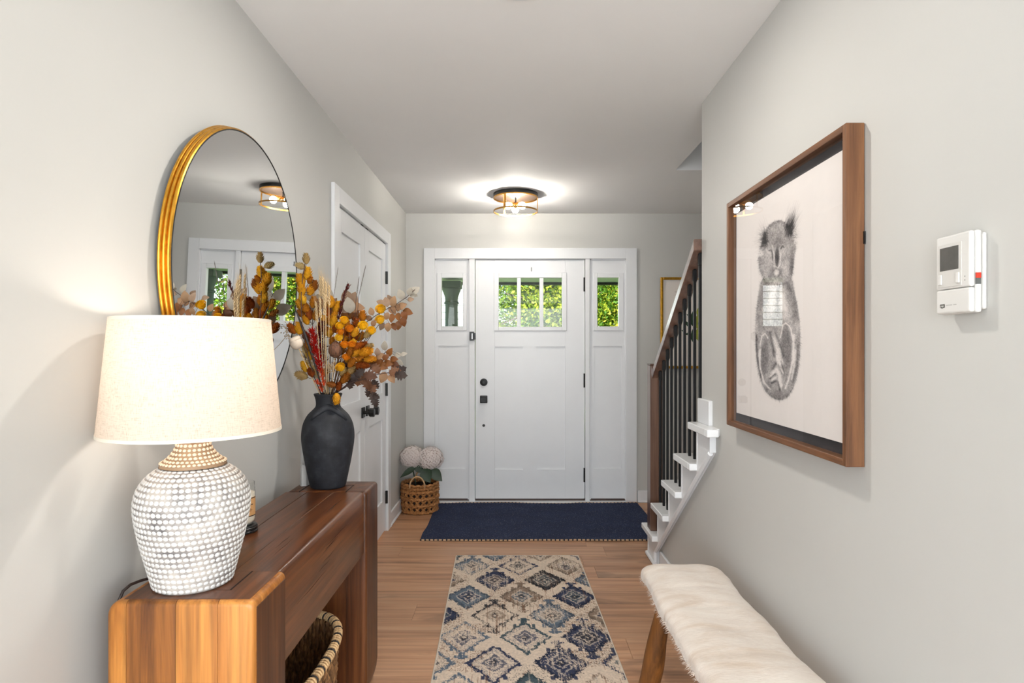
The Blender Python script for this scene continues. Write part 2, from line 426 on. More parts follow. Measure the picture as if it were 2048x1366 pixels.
M_sensor = plain('sensor_plastic', (32, 31, 32), 0.4)
def framed_glass(par, px0, px1, py0, py1, m0, m1, n0, n1, panes, yb):
    # raised moulding m0..n1 around the glazed opening
    w = 0.012
    for a, b, c, d in ((m0, px0, n0, n1), (px1, m1, n0, n1), (px0, px1, n0, py0), (px0, px1, py1, n1)):
        part('glazing_bead', bx(G(), a, b, c, d, yb - 0.011, yb + 0.03, 0.003), M_trim, par)
    for a, b in panes:
        part('pane', G().box(PX(a, YD), PX(b, YD), YD + 0.018, YD + 0.022, PZ(py1, YD), PZ(py0, YD)), M_glass, par)

# door leaf
YF = YD - 0.022; YK = YD + 0.023
door = sempty('door_1', (PX(1060, YD), YD, 0.02), 'white craftsman front door with three small panes above two tall panels')
TOP, BOT = 519.5, 998.5
for a, b in ((951.5, 990), (1130, 1168.5)): part('stile', bx(G(), a, b, TOP, BOT, YF, YK, 0.0015), M_trim, door)
part('rail', bx(G(), 990, 1130, TOP, 550, YF, YK), M_trim, door)
part('rail', bx(G(), 990, 1130, 658, 693, YF, YK), M_trim, door)
part('rail', bx(G(), 990, 1130, 938.5, BOT, YF, YK), M_trim, door)
part('centre_stile', bx(G(), 1045.7, 1074.3, 693, 938.5, YF, YK), M_trim, door)
for a, b in ((990, 1045.7), (1074.3, 1130)): part('panel', bx(G(), a, b, 693, 938.5, YF + 0.012, YK - 0.012), M_trim, door)
framed_glass(door, 997.5, 1123.5, 556.5, 654, 988, 1133, 546, 662, ((997.5, 1034), (1041.5, 1079), (1086.5, 1123.5)), YF)
for a, b in ((1034, 1041.5), (1079, 1086.5)): part('muntin', bx(G(), a, b, 556.5, 654, YF - 0.006, YF + 0.04, 0.002), M_trim, door)
for y in (556, 748, 937): 
    h = part('hinge', G().tube([at(1169, y - 1, YF - 0.004), at(1169, y + 27, YF - 0.004)], 0.0085, 10), M_black, door)
kx = PX(967.5, YF)
part('deadbolt', G().lathe([(0.0, -0.022), (0.012, -0.022), (0.014, -0.018), (0.026, -0.016), (0.031, -0.010), (0.032, 0)], (kx, YF, PZ(764.5, YF)), 28, 'y'), M_black, door, 0.6)
kn = part('knob', G().box(kx - 0.031, kx + 0.031, YF - 0.009, YF, PZ(806, YF), PZ(791, YF), 0.003), M_black, door)
part('knob_stem', G().lathe([(0.0, -0.04), (0.011, -0.04), (0.011, -0.008)], (kx, YF, PZ(798.5, YF)), 14, 'y'), M_black, kn, 0.6)
part('knob_head', G().box(kx - 0.026, kx + 0.026, YF - 0.062, YF - 0.038, PZ(798.5, YF) - 0.026, PZ(798.5, YF) + 0.026, 0.005, 2), M_black, kn)
part('lower_bolt', G().lathe([(0, -0.006), (0.009, -0.006), (0.0115, -0.002), (0.0115, 0)], (kx, YF, PZ(851, YF)), 18, 'y'), M_black, door, 0.6)
part('wreath_hook', G().box(PX(1061.6, YF), PX(1064.2, YF), YF - 0.004, YF, PZ(543, YF), PZ(534.5, YF), 0.001).box(PX(1062, YF), PX(1064, YF), YF - 0.014, YF - 0.004, PZ(543, YF), PZ(541, YF)), plain('steel_hook', (130, 130, 130), 0.35, 0.9), door)
sens = empty('door_guard', at(945, 672, YB), 'small black swing latch fixed on the jamb left of the front door', 'latch')
part('latch_plate', G().box(PX(939.5, YB), PX(948, YB), YB - 0.03, YB - 0.008, PZ(681.5, YB), PZ(663.5, YB), 0.002), M_sensor, sens)
part('latch_arm', G().box(PX(948, YB), PX(951.5, YB), YB - 0.026, YB - 0.008, PZ(679, YB), PZ(666, YB), 0.002), M_sensor, sens)
part('latch_slot', G().box(PX(944, YB), PX(945.6, YB), YB - 0.032, YB - 0.029, PZ(678, YB), PZ(667, YB)), plain('steel_slot', (190, 190, 190), 0.3, 0.8), sens)

def sidelight(n, l, r, p0, p1, m0, m1, q0, q1, label):
    w = sempty('window_%d' % n, (PX((l + r) / 2, YD), YD, 0.03), label)
    yf = YD - 0.018; yk = YD + 0.03
    part('stile', bx(G(), l, q0, 519, 997, yf, yk), M_trim, w); part('stile', bx(G(), q1, r, 519, 997, yf, yk), M_trim, w)
    part('rail', bx(G(), q0, q1, 519, 551, yf, yk), M_trim, w); part('rail', bx(G(), q0, q1, 658, 692, yf, yk), M_trim, w)
    part('rail', bx(G(), q0, q1, 937, 997, yf, yk), M_trim, w)
    part('panel', bx(G(), q0, q1, 692, 937, yf + 0.011, yk - 0.01), M_trim, w)
    framed_glass(w, p0, p1, 556, 653, m0, m1, 546.5, 661.5, ((p0, p1),), yf)
    # stop beads along the frame
    for a, b in ((l, l + 2.5), (r - 2.5, r)): part('stop_bead', bx(G(), a, b, 519, 997, yf - 0.012, yf), M_trim, w)
    part('stop_bead', bx(G(), l, r, 519, 521.5, yf - 0.012, yf), M_trim, w)
sidelight(1, 870, 938.5, 884, 926, 874.6, 934, 877.5, 931.5, 'white sidelight left of the front door, porch column behind its small pane')
sidelight(2, 1178.5, 1251, 1194, 1236.5, 1186, 1246, 1187.6, 1242.4, 'white sidelight right of the front door, foliage behind its small pane')

# ------------------------------------------------------------------ closet double doors on the left wall
trim3 = sempty('trim_3', (XL, 3.74, 0), 'flat white casing around the closet double doors')
CY0, CY1, CZ = 3.040, 4.433, 2.115
part('casing_board', G().box(XL, XL + 0.018, CY0, CY0 + 0.09, 0, CZ, 0.002), M_trim, trim3)
part('casing_board', G().box(XL, XL + 0.018, CY1 - 0.09, CY1, 0, CZ, 0.002), M_trim, trim3)
part('casing_board', G().box(XL, XL + 0.018, CY0 + 0.09, CY1 - 0.09, 2.03, CZ, 0.002), M_trim, trim3)
part('jamb', G().box(XL - 0.10, XL, 3.115, 3.130, 0, 2.035).box(XL - 0.10, XL, 4.343, 4.358, 0, 2.035).box(XL - 0.10, XL, 3.115, 4.358, 2.03, 2.045), M_trim, trim3)
def closet_leaf(n, ya, yb, hinge_y, knob_y, label):
    d = sempty('door_%d' % n, (XL, (ya + yb) / 2, 0.01), label)
    xf, xb = XL - 0.002, XL - 0.037
    s = 0.105
    part('stile', G().box(xb, xf, ya, ya + s, 0.012, 2.024, 0.0012), M_trim, d); part('stile', G().box(xb, xf, yb - s, yb, 0.012, 2.024, 0.0012), M_trim, d)
    for z0, z1 in ((0.012, 0.23), (0.80, 0.985), (1.905, 2.024)): part('rail', G().box(xb, xf, ya + s, yb - s, z0, z1), M_trim, d)
    for z0, z1 in ((0.23, 0.80), (0.985, 1.905)): part('panel', G().box(xb + 0.008, xf - 0.011, ya + s, yb - s, z0, z1), M_trim, d)
    for z in (0.24, 1.00, 1.79):
        part('hinge', G().tube([(XL + 0.006, hinge_y, z - 0.045), (XL + 0.006, hinge_y, z + 0.045)], 0.008, 10).box(XL - 0.004, XL + 0.0045, hinge_y - 0.014, hinge_y + 0.014, z - 0.044, z + 0.044), M_black, d)
    k = part('knob', G().box(xf, xf + 0.009, knob_y - 0.031, knob_y + 0.031, 0.875, 0.937, 0.002), M_black, d)
    part('knob_stem', G().lathe([(0, 0.045), (0.010, 0.045), (0.010, 0.005)], (xf, knob_y, 0.906), 14, 'x'), M_black, k, 0.6)
    part('knob_head', G().lathe([(0, 0.072), (0.024, 0.072), (0.027, 0.069), (0.027, 0.045), (0.024, 0.042), (0, 0.042)], (xf, knob_y, 0.906), 8, 'x'), M_black, k)
    part('ball_catch', G().box(xf - 0.03, xf + 0.001, knob_y - 0.02 , knob_y + 0.02, 2.0245, 2.030), M_black, d)
closet_leaf(2, 3.132, 3.7355, 3.128, 3.68, 'white two-panel closet door leaf nearer the round mirror')
closet_leaf(3, 3.7385, 4.341, 4.345, 3.795, 'white two-panel closet door leaf nearer the front door')

# ------------------------------------------------------------------ stair
RISE, RUN, XS = 0.19, 0.2575, 0.806
stair = empty('staircase', (1.3, 3.8, 0), 'white painted stair with open ends rising beside the right wall', 'stairs')
nose0 = 3.885
M_trim_g = plain('white_gloss_paint', (236, 237, 238), 0.18, spec=0.5, var=0.01, vscale=8)
for k in range(7):
    z = RISE * (k + 1); yn = nose0 - RUN * k
    near = yn - RUN - 0.035
    xe = XS if k < 5 else XR + T + 0.005
    part('tread', G().box(xe, 1.898, near + 0.03, yn, z - 0.032, z, 0.003).box(xe, XR - 0.012 if k < 5 else xe + 0.01, near, near + 0.031, z - 0.032, z, 0.003), M_trim_g, stair)
    part('riser', G().box((0.838 if k < 5 else XR + T + 0.005), 1.898, yn - 0.030 - 0.016, yn - 0.030, z - RISE, z - 0.032), M_trim, stair)
XK = 0.840
for k in range(5):      # skirt piece under each tread, cut along the slope
    z = RISE * (k + 1); y1 = nose0 - RUN * k - 0.030; y0 = y1 - RUN
    if k == 4: y0 = 2.635
    lo = lambda y: max(0.0, 0.824 - (y - 2.66) * 0.743 - 0.0)
    poly = [(y0, lo(y0)), (y1, lo(y1)), (y1, z - 0.032), (y0, z - 0.032)]
    if k == 0: poly = [(y0, lo(y0)), (3.66, 0.082), (3.66, 0), (y1, 0), (y1, z - 0.032), (y0, z - 0.032)]
    part('skirt_board', G().prism(poly, 'x', XK, XR - 0.001), M_trim, stair)
part('skirt_moulding', G().tube([(XK + 0.004, 2.64, 0.838), (XK + 0.004, 3.655, 0.085), (XK + 0.004, 3.66, 0.0)], 0.012, 8), M_trim, stair)
part('shoe_moulding', G().tube([(XK - 0.004, 3.645, 0.010), (XK - 0.004, 3.862, 0.010)], 0.013, 8), M_trim, stair)
part('wall_plinth', G().box(XR - 0.016, XR + T + 0.016, 2.685, YE + 0.015, 0.95, 1.06, 0.003), M_trim, stair)
newel = empty('newel_post', (0.865, 3.745, 0.19), 'square brown newel post standing on the lowest white tread', 'post')
part('post', G().box(0.822, 0.911, 3.700, 3.789, 0.19, 1.190, 0.003), M_newel, newel)
part('cap', G().box(0.820, 0.913, 3.698, 3.791, 1.190, 1.197, 0.002), M_newel, newel)
SL = RISE / RUN
def rz(y): return 1.800 - (y - YE) * SL     # top of handrail
rail = empty('handrail', (0.865, 3.3, 1.4), 'sloping brown handrail from newel post up to the right wall', 'handrail')
ya, yb_ = YE + 0.002, 3.715
th = 0.054
part('rail', G().prism([(ya, rz(ya)), (yb_, rz(yb_)), (yb_, rz(yb_) - th), (ya, rz(ya) - th)], 'x', 0.832, 0.898, 0.003), M_rail, rail)
for i in range(10):
    y = 3.638 - 0.0867 * i
    k = int((nose0 - y) / RUN)
    zb = RISE * (k + 1)
    b = empty('baluster', (0.866, y, zb), '%s black iron baluster counting up the stair from the newel post' % ('first second third fourth fifth sixth seventh eighth ninth tenth'.split()[i]), 'baluster', 'black balusters under the handrail')
    zt_ = rz(y) - th + 0.004
    part('bar', G().box(0.8595, 0.8725, y - 0.0065, y + 0.0065, zb, zt_, 0.001), M_black, b)
    part('top_collar', G().box(0.857, 0.875, y - 0.009, y + 0.009, zt_ - 0.06, zt_ - 0.002, 0.003), M_black, b)

# ------------------------------------------------------------------ round mirror
TILT = 0.024
MR = 0.447
mir = empty('round_mirror', (XL + 0.0125, 1.987, 1.528), 'large round mirror in a ribbed gold frame on the left wall', 'mirror')
Mm = Matrix.Translation(mir.location) @ Matrix.Rotation(TILT, 4, 'Y')
prof = []
D = 0.033
for k in range(31):
    d = D * k / 30; b = abs(math.sin(math.pi * 3 * k / 30))
    prof.append((MR + 0.004 + 0.006 * b ** 0.7 - 0.006 * (k / 30), d))
prof = [(MR - 0.02, 0.0)] + prof + [(MR - 0.001, D + 0.0008), (MR - 0.003, D - 0.004), (MR - 0.02, D - 0.004)]
g = G().lathe(prof, seg=128, ax='x'); g.V = [tuple(Mm @ Vector(v)) for v in g.V]
part('gold_frame', g, M_gold, mir, 0.9)
g = G().lathe([(0, D - 0.0005), (MR - 0.004, D - 0.0005), (MR - 0.004, D - 0.006), (0, D - 0.006)], seg=128, ax='x'); g.V = [tuple(Mm @ Vector(v)) for v in g.V]
part('mirror_glass', g, plain('mirror_silver', (238, 240, 240), 0.0, metal=1.0), mir)
g = G().lathe([(MR - 0.0045, D - 0.003), (MR - 0.0045, D + 0.0006), (MR - 0.001, D + 0.0012), (MR - 0.001, D - 0.003)], seg=128, ax='x', closed=True); g.V = [tuple(Mm @ Vector(v)) for v in g.V]
part('edge_band', g, M_black, mir, True)

# ------------------------------------------------------------------ ceiling light
LY, LX = 4.50, 0.012
clt = empty('ceiling_light', (LX, LY, HC), 'round black and brass cage ceiling light with clear globe bulbs', 'light')
M_brass = plain('aged_brass', (196, 146, 74), 0.25, metal=1.0, var=0.1, vscale=40)
M_bulb = glow('bulb_glow', (1.0, 0.94, 0.85), 205.0)
part('canopy', G().lathe([(0, -0.026), (0.156, -0.026), (0.163, -0.024), (0.163, 0.0)], (LX, LY, HC), 48), plain('black_canopy', (24, 22, 22), 0.35, 0.2), clt, 0.6)
part('canopy_plate', G().lathe([(0, -0.0285), (0.150, -0.0285), (0.150, -0.025)], (LX, LY, HC), 48), plain('bronze_plate', (92, 74, 62), 0.3, 0.8), clt, 0.6)
def ring(r, z, w, h): return G().lathe([(r - w, z - h), (r, z - h), (r, z + h), (r - w, z + h)], (LX, LY, HC), 64, closed=True)
part('upper_ring', ring(0.163, -0.031, 0.006, 0.005), M_brass, clt, 0.6)
part('lower_ring', ring(0.163, -0.128, 0.004, 0.0055), M_brass, clt, 0.6)
for a in (-118, 2, 122):
    ca, sa = math.cos(math.radians(a)), math.sin(math.radians(a))
    u = Vector((ca, sa, 0)); w = Vector((-sa, ca, 0)); c0 = Vector((LX, LY, HC)) + u * 0.160
    P = [c0 + u * du + w * dw + Vector((0, 0, dz)) for dz in (-0.03, -0.128) for du in (-0.0025, 0.0025) for dw in (-0.007, 0.007)]
    part('strut', G().add(P, [(0, 1, 3, 2), (4, 6, 7, 5), (0, 4, 5, 1), (2, 3, 7, 6), (0, 2, 6, 4), (1, 5, 7, 3)]), M_brass, clt)
part('stem', G().tube([(LX, LY, HC - 0.026), (LX, LY, HC - 0.075)], 0.006, 10), M_black, clt)
for a in (-48, -140, 92):
    ca, sa = math.cos(math.radians(a)), math.sin(math.radians(a))
    c0 = Vector((LX, LY, HC - 0.068)); c1 = c0 + Vector((ca, sa, -0.42)).normalized() * 0.045; c2 = c0 + Vector((ca, sa, -0.42)).normalized() * 0.078
    s = part('socket', G().tube([c0, c0.lerp(c1, 0.3), c1], [0.007, 0.013, 0.014], 12), M_brass, clt, 0.7)
    part('bulb', G().ball(c2, 0.026, 16, 12), M_bulb, clt, True)

dl = empty('recessed_downlight', (0.02, 1.915, HC), 'recessed ceiling downlight at the top edge above the hall', 'light')
part('trim_ring', G().lathe([(0.062, 0.004), (0.062, -0.004), (0.078, -0.004), (0.082, 0.0)], (0.02, 1.915, HC), 40), M_trim, dl, 0.7)
part('lens', G().lathe([(0.0, -0.002), (0.062, -0.002)], (0.02, 1.915, HC), 40), glow('downlight_glow', (1.0, 0.95, 0.88), 255.0), dl)

# ------------------------------------------------------------------ framed drawing on the right wall
FY0, FY1, FZ0, FZ1, FXf = 1.516, 2.369, 0.997, 1.848, 0.820
pic = empty('framed_drawing', (XR, (FY0 + FY1) / 2, FZ0), 'large square walnut framed pencil drawing of a koala on the right wall', 'picture')
fw = 0.018
M_frame_h = wood('walnut_frame_level', (88, 56, 34), (122, 81, 52), (142, 98, 64), axis=1, rough=0.5, knots=0.15, rvar=0.06, scale=1.6)
part('frame_side', G().box(FXf, XR - 0.002, FY0, FY0 + fw, FZ0, FZ1, 0.0012), M_frame, pic)
part('frame_side', G().box(FXf, XR - 0.002, FY1 - fw, FY1, FZ0, FZ1, 0.0012), M_frame, pic)
part('frame_side', G().box(FXf, XR - 0.002, FY0 + fw, FY1 - fw, FZ0, FZ0 + fw, 0.0012), M_frame_h, pic)
part('frame_side', G().box(FXf, XR - 0.002, FY0 + fw, FY1 - fw, FZ1 - fw, FZ1, 0.0012), M_frame_h, pic)
part('mat_board', G().box(0.850, 0.858, FY0 + fw, FY1 - fw, FZ0 + fw, FZ1 - fw), plain('charcoal_mat', (46, 42, 46), 0.8), pic)
PY0, PY1, PZ0, PZ1, PXf = 1.567, 2.318, 1.048, 1.797, 0.840
part('paper', G().box(PXf, PXf + 0.003, PY0, PY1, PZ0, PZ1), plain('art_paper', (228, 221, 217), 0.9, var=0.01), pic)
part('glass', G().add([(0.831, FY0 + fw, FZ0 + fw), (0.831, FY1 - fw, FZ0 + fw), (0.831, FY1 - fw, FZ1 - fw), (0.831, FY0 + fw, FZ1 - fw)], [(0, 1, 2, 3)]), M_picglass, pic)
part('wall_clip', G().box(XR - 0.006, XR - 0.002, FY0 - 0.004, FY0, PZ(488, FY0), PZ(463, FY0)), M_black, pic)

def draw_koala():
    S = 3; x0, y0, W, H = 1490, 385, 130, 430
    rs = np.random.RandomState(5)
    D_ = np.zeros((H * S, W * S))
    yy, xx = np.mgrid[0:H * S, 0:W * S]; X = x0 + xx / S; Y = y0 + yy / S
    def vnoise(fx, fy, seed):
        r = np.random.RandomState(seed); t = r.rand(256, 256)
        u = X * fx; v = Y * fy; iu = np.floor(u).astype(int); iv = np.floor(v).astype(int); fu = u - iu; fv = v - iv
        fu = fu * fu * (3 - 2 * fu); fv = fv * fv * (3 - 2 * fv)
        g = lambda a, b: t[a % 256, b % 256]
        return (g(iu, iv) * (1 - fu) + g(iu + 1, iv) * fu) * (1 - fv) + (g(iu, iv + 1) * (1 - fu) + g(iu + 1, iv + 1) * fu) * fv
    def inside(poly):
        m = np.zeros(X.shape, bool); n = len(poly)
        for i in range(n):
            (xa, ya_), (xb, yb) = poly[i], poly[(i + 1) % n]
            if ya_ == yb: continue
            c = ((ya_ > Y) != (yb > Y)) & (X < (xb - xa) * (Y - ya_) / (yb - ya_) + xa)
            m ^= c
        return m
    def blur(a, k):
        for ax in (0, 1):
            c = np.cumsum(np.pad(a, [(k + 1, k) if i == ax else (0, 0) for i in (0, 1)], mode='edge'), axis=ax)
            a = (np.take(c, range(2 * k + 1, c.shape[ax]), ax) - np.take(c, range(0, c.shape[ax] - 2 * k - 1), ax)) / (2 * k + 1)
        return a
    def sub(poly, n=3):      # Chaikin smoothing
        for _ in range(n):
            q = []
            for i in range(len(poly)):
                a, b = poly[i], poly[(i + 1) % len(poly)]
                q += [(a[0] * .75 + b[0] * .25, a[1] * .75 + b[1] * .25), (a[0] * .25 + b[0] * .75, a[1] * .25 + b[1] * .75)]
            poly = q
        return poly
    head = sub([(1517, 505), (1527, 476), (1533, 454), (1545, 445), (1557, 440), (1570, 442), (1584, 462), (1594, 490), (1589, 512), (1587, 540), (1582, 562), (1560, 570), (1535, 566), (1524, 555), (1516, 530)])
    body = sub([(1524, 550), (1517, 585), (1511, 630), (1510, 680), (1513, 725), (1520, 762), (1533, 787), (1550, 799), (1563, 801), (1577, 795), (1590, 770), (1598, 735), (1601, 700), (1601, 655), (1596, 615), (1588, 578), (1583, 550)])
    mask = np.clip(blur(np.maximum(inside(head), inside(body)).astype(float), 4), 0, 1)
    tone = 0.37 + 0.12 * (vnoise(.12, .12, 1) - .5) + 0.0 * X
    def ell(cx, cy, sx, sy, ang, amt, hard=0):
        nonlocal tone
        a = math.radians(ang); u = (X - cx) * math.cos(a) + (Y - cy) * math.sin(a); v = -(X - cx) * math.sin(a) + (Y - cy) * math.cos(a)
        d = (u / sx) ** 2 + (v / sy) ** 2
        w = np.exp(-d) if not hard else 1 / (1 + np.exp((np.sqrt(d) - 1) * hard))
        tone = tone + amt * w
    def stroke(pts, r, amt):
        nonlocal tone
        w = np.zeros_like(tone)
        for (xa, ya_), (xb, yb) in zip(pts[:-1], pts[1:]):
            L2 = (xb - xa) ** 2 + (yb - ya_) ** 2 + 1e-6
            t = np.clip(((X - xa) * (xb - xa) + (Y - ya_) * (yb - ya_)) / L2, 0, 1)
            w = np.maximum(w, np.exp(-((X - xa - t * (xb - xa)) ** 2 + (Y - ya_ - t * (yb - ya_)) ** 2) / r ** 2))
        tone = tone + amt * w
    # head
    ell(1555, 480, 12, 14, 0, 0.10); ell(1584, 530, 5, 28, 0, 0.22); ell(1520, 525, 6, 16, 20, 0.1)
    ell(1521, 506, 6, 9, 0, -0.30); ell(1593, 478, 6, 11, 0, -0.40); ell(1533, 530, 8, 18, 0, -0.10); ell(1571, 535, 6, 22, 0, -0.10)
    ell(1540, 504, 6, 10, 0, -0.16); ell(1566, 500, 5, 12, 0, -0.12)
    ell(1554, 515, 6.2, 23, 2, -0.30, 9); ell(1554, 514, 4.6, 20.5, 2, 0.70, 9); ell(1553, 500, 2.2, 9, 0, -0.10)
    stroke([(1538, 501), (1542, 500), (1545, 507), (1545, 520)], 1.3, 0.35); stroke([(1562, 497), (1565, 492), (1568, 495)], 1.3, 0.35)
    stroke([(1545, 490), (1549, 515), (1551, 532), (1556, 536), (1561, 528), (1562, 505)], 0.9, -0.25)
    ell(1553, 545, 9, 9, 0, 0.34, 6); ell(1553, 545, 5.6, 6.6, 10, -0.52, 6)
    # chest blaze
    ell(1544, 600, 9, 34, 8, -0.36); ell(1566, 605, 8, 32, -14, -0.42); ell(1556, 588, 4, 20, 0, 0.18); ell(1578, 575, 5, 14, -20, 0.22)
    ell(1525, 590, 5, 24, 4, 0.15); ell(1590, 625, 6, 30, -4, 0.14); ell(1595, 655, 7, 16, 0, -0.18); ell(1513, 655, 4, 16, 0, -0.14)
    # thighs and feet
    ell(1528, 712, 10.5, 47, 4, -0.12, 12); ell(1529, 714, 8.2, 41, 4, 0.30, 8); ell(1573, 690, 13, 46, -2, -0.12, 12); ell(1572, 692, 10.5, 42, -2, 0.30, 8)
    stroke([(1520, 700), (1520, 735), (1528, 765), (1540, 778)], 1.8, -0.38); stroke([(1520, 690), (1524, 672), (1530, 667), (1536, 676)], 1.2, -0.30)
    stroke([(1561, 675), (1566, 650), (1572, 646), (1581, 655), (1586, 680)], 1.3, -0.34)
    stroke([(1588, 670), (1586, 720), (1577, 760), (1571, 776)], 2.2, -0.34); stroke([(1591, 700), (1588, 735), (1583, 758)], 2.0, -0.26)
    stroke([(1513, 670), (1514, 712), (1522, 755)], 1.6, 0.32); stroke([(1596, 690), (1594, 730), (1586, 765)], 1.6, 0.22)
    stroke([(1540, 665), (1545, 690), (1549, 712)], 3.0, 0.30); stroke([(1552, 668), (1560, 690), (1567, 712)], 2.2, 0.22)
    stroke([(1548, 676), (1556, 702), (1562, 725)], 6.0, -0.30); stroke([(1553, 712), (1560, 735), (1566, 746)], 2.4, -0.22)
    stroke([(1562, 722), (1569, 746)], 1.2, 0.32); stroke([(1557, 728), (1564, 748)], 1.0, 0.28); stroke([(1552, 726), (1546, 738)], 2.0, 0.3)
    stroke([(1543, 752), (1552, 738), (1558, 748), (1562, 772)], 4.2, -0.36); stroke([(1544, 760), (1551, 755)], 2.2, -0.30)
    stroke([(1540, 757), (1550, 748)], 1.4, 0.45); stroke([(1543, 766), (1552, 762)], 2.0, 0.40); stroke([(1556, 764), (1560, 780)], 1.6, 0.35)
    ell(1555, 792, 22, 9, 0, 0.16); ell(1536, 770, 6, 10, 0, 0.18)
    # pencil fur
    fur = (vnoise(.9, .45, 3) - .5) * 0.20 + (vnoise(1.6, .8, 4) - .5) * 0.20
    D_ = np.clip(tone + fur, 0.02, 0.95) * mask
    def hair(n, f):
        nonlocal D_
        for _ in range(n):
            xa, ya_, xb, yb, a, bend = f()
            k = int(max(abs(xb - xa), abs(yb - ya_)) * S * 1.3) + 2; t = np.linspace(0, 1, k)
            nx, ny = -(yb - ya_), (xb - xa)
            px = xa + (xb - xa) * t + nx * bend * t * (1 - t); py = ya_ + (yb - ya_) * t + ny * bend * t * (1 - t)
            iu = ((px - x0) * S).astype(int); iv = ((py - y0) * S).astype(int)
            ok = (iu >= 0) & (iu < W * S - 1) & (iv >= 0) & (iv < H * S - 1)
            am = a * (1 - t * 0.75)
            np.add.at(D_, (iv[ok], iu[ok]), am[ok]); np.add.at(D_, (iv[ok], iu[ok] + 1), am[ok] * 0.6)
    N = rs.normal; U = rs.uniform
    def e_right():
        bx_, by_ = 1577 + N(0, 4.5), 462 + N(0, 9); L = U(14, 52); an = math.radians(U(48, 80))
        return bx_, by_, bx_ + L * math.cos(an) * .8, max(400, by_ - L * math.sin(an)), U(.04, .20), U(-.15, .1)
    def e_left():
        bx_, by_ = 1532 + N(0, 3), 481 + N(0, 8); an = math.radians(U(95, 215)); L = U(8, 30) if an < 2.2 else U(8, 24)
        return bx_, by_, bx_ + L * math.cos(an), by_ - L * math.sin(an) * 1.25, U(.03, .17), U(-.2, .2)
    def e_tuft():
        bx_, by_ = 1588 + N(0, 3), 468 + N(0, 9); an = math.radians(U(-70, 10)); L = U(5, 14)
        return bx_, by_, bx_ + L * math.cos(an), by_ - L * math.sin(an), U(.03, .14), U(-.2, .2)
    def edge():
        p = (head + body)[rs.randint(0, len(head) + len(body))]; cx, cy = (1553, 510) if p[1] < 556 else (1556, 680)
        d = np.array([p[0] - cx, (p[1] - cy) * .5 + 6]); d /= np.hypot(*d) + 1e-6; L = U(2, 5)
        return p[0] + N(0, 2) - d[0] * 2, p[1] + N(0, 2) - d[1] * 2, p[0] + d[0] * L, p[1] + d[1] * L + U(0, 2), U(.05, .25), 0
    def fleck():
        return (lambda a, b: (a, b, a + N(0, 1.2), b + U(1.5, 5.5), U(-.10, .12), 0))(U(1512, 1600), U(450, 795))
    hair(360, e_right); hair(420, e_left); hair(160, e_tuft); hair(900, edge)
    keep = mask > 0.4; before = D_.copy(); hair(5200, fleck); D_ = np.where(keep, D_, before)
    D_ = blur(np.clip(D_, 0, 0.95), 1)
    NU, NV = 170, 470
    ys = np.linspace(2.175, 1.725, NU); zs = np.linspace(1.755, 1.105, NV)
    YY, ZZ = np.meshgrid(ys, zs)
    px = CX + F_PX * PXf / YY; py = CY - (ZZ - EYE) * F_PX / YY
    iu = np.clip(((px - x0) * S).astype(int), 0, W * S - 1); iv = np.clip(((py - y0) * S).astype(int), 0, H * S - 1)
    d = D_[iv, iu] * ((px > x0 + 1) & (px < x0 + W - 1) & (py > y0 + 1) & (py < y0 + H - 1))
    paper = np.array([228, 221, 217]) / 255; ink = np.array([34, 30, 32]) / 255; d = np.clip(d + (d - .40) * .15 * (d > .08), 0, 1)
    col = s2l(paper[None, None] * (1 - d[..., None]) + ink[None, None] * d[..., None])
    P = np.stack([np.full_like(YY, PXf - 0.0004), YY, ZZ], -1)
    return grid_mesh('koala_sketch', P, col)
link('koala_sketch', draw_koala(), vcol_mat('pencil_on_paper', 0.9), pic, label='grey pencil drawing of a curled koala')

# ------------------------------------------------------------------ thermostat
TY0, TY1, TZ0, TZ1 = 1.126, 1.219, 1.3565, 1.509
th_ = empty('thermostat', (XR, (TY0 + TY1) / 2, TZ0), 'small white wall thermostat with a grey display on the right wall', 'thermostat')
M_pl = plain('white_plastic', (216, 214, 210), 0.4, spec=0.4); M_pl2 = plain('grey_face', (206, 203, 198), 0.5)
part('back_plate', G().box(XR - 0.008, XR - 0.0005, TY0 - 0.001, TY1 - 0.004, TZ0 + 0.006, TZ1 - 0.005, 0.003, 2), M_pl, th_)
part('housing', G().box(XR - 0.020, XR - 0.009, TY0, TY1, TZ0, TZ1, 0.004, 2), M_pl, th_)
part('front_cover', G().box(XR - 0.031, XR - 0.0205, TY0 + 0.001, TY1 - 0.001, TZ0 + 0.048, TZ1 - 0.001, 0.004, 3), M_pl, th_)
lid = part('lower_cover', G().box(XR - 0.031, XR - 0.0205, TY0 + 0.001, TY1 - 0.001, TZ0 + 0.001, TZ0 + 0.0472, 0.004, 3), M_pl, th_)
part('face_plate', G().box(XR - 0.0318, XR - 0.0305, TY0 + 0.022, TY1 - 0.008, TZ0 + 0.052, TZ1 - 0.018, 0.0005), M_pl2, th_)
part('display', G().box(XR - 0.0325, XR - 0.0315, TY0 + 0.029, TY1 - 0.014, TZ0 + 0.084, TZ1 - 0.024, 0.0003), plain('grey_display', (86, 84, 80), 0.25, var=0.12, vscale=40), th_)
for y in (TY0 + 0.030, TY1 - 0.016):
    part('button', G().box(XR - 0.0345, XR - 0.0315, y - 0.0045, y + 0.0045, TZ0 + 0.057, TZ0 + 0.077, 0.0014, 2), M_pl, th_)
part('slider', G().box(XR - 0.021, XR - 0.012, TY0 - 0.0012, TY0 + 0.001, TZ0 + 0.063, TZ0 + 0.073), plain('red_slider', (200, 58, 38), 0.5), th_)
part('slider_gap', G().box(XR - 0.021, XR - 0.012, TY0 - 0.0008, TY0 + 0.001, TZ0 + 0.052, TZ0 + 0.063), plain('slider_grey', (92, 94, 92), 0.5), th_)
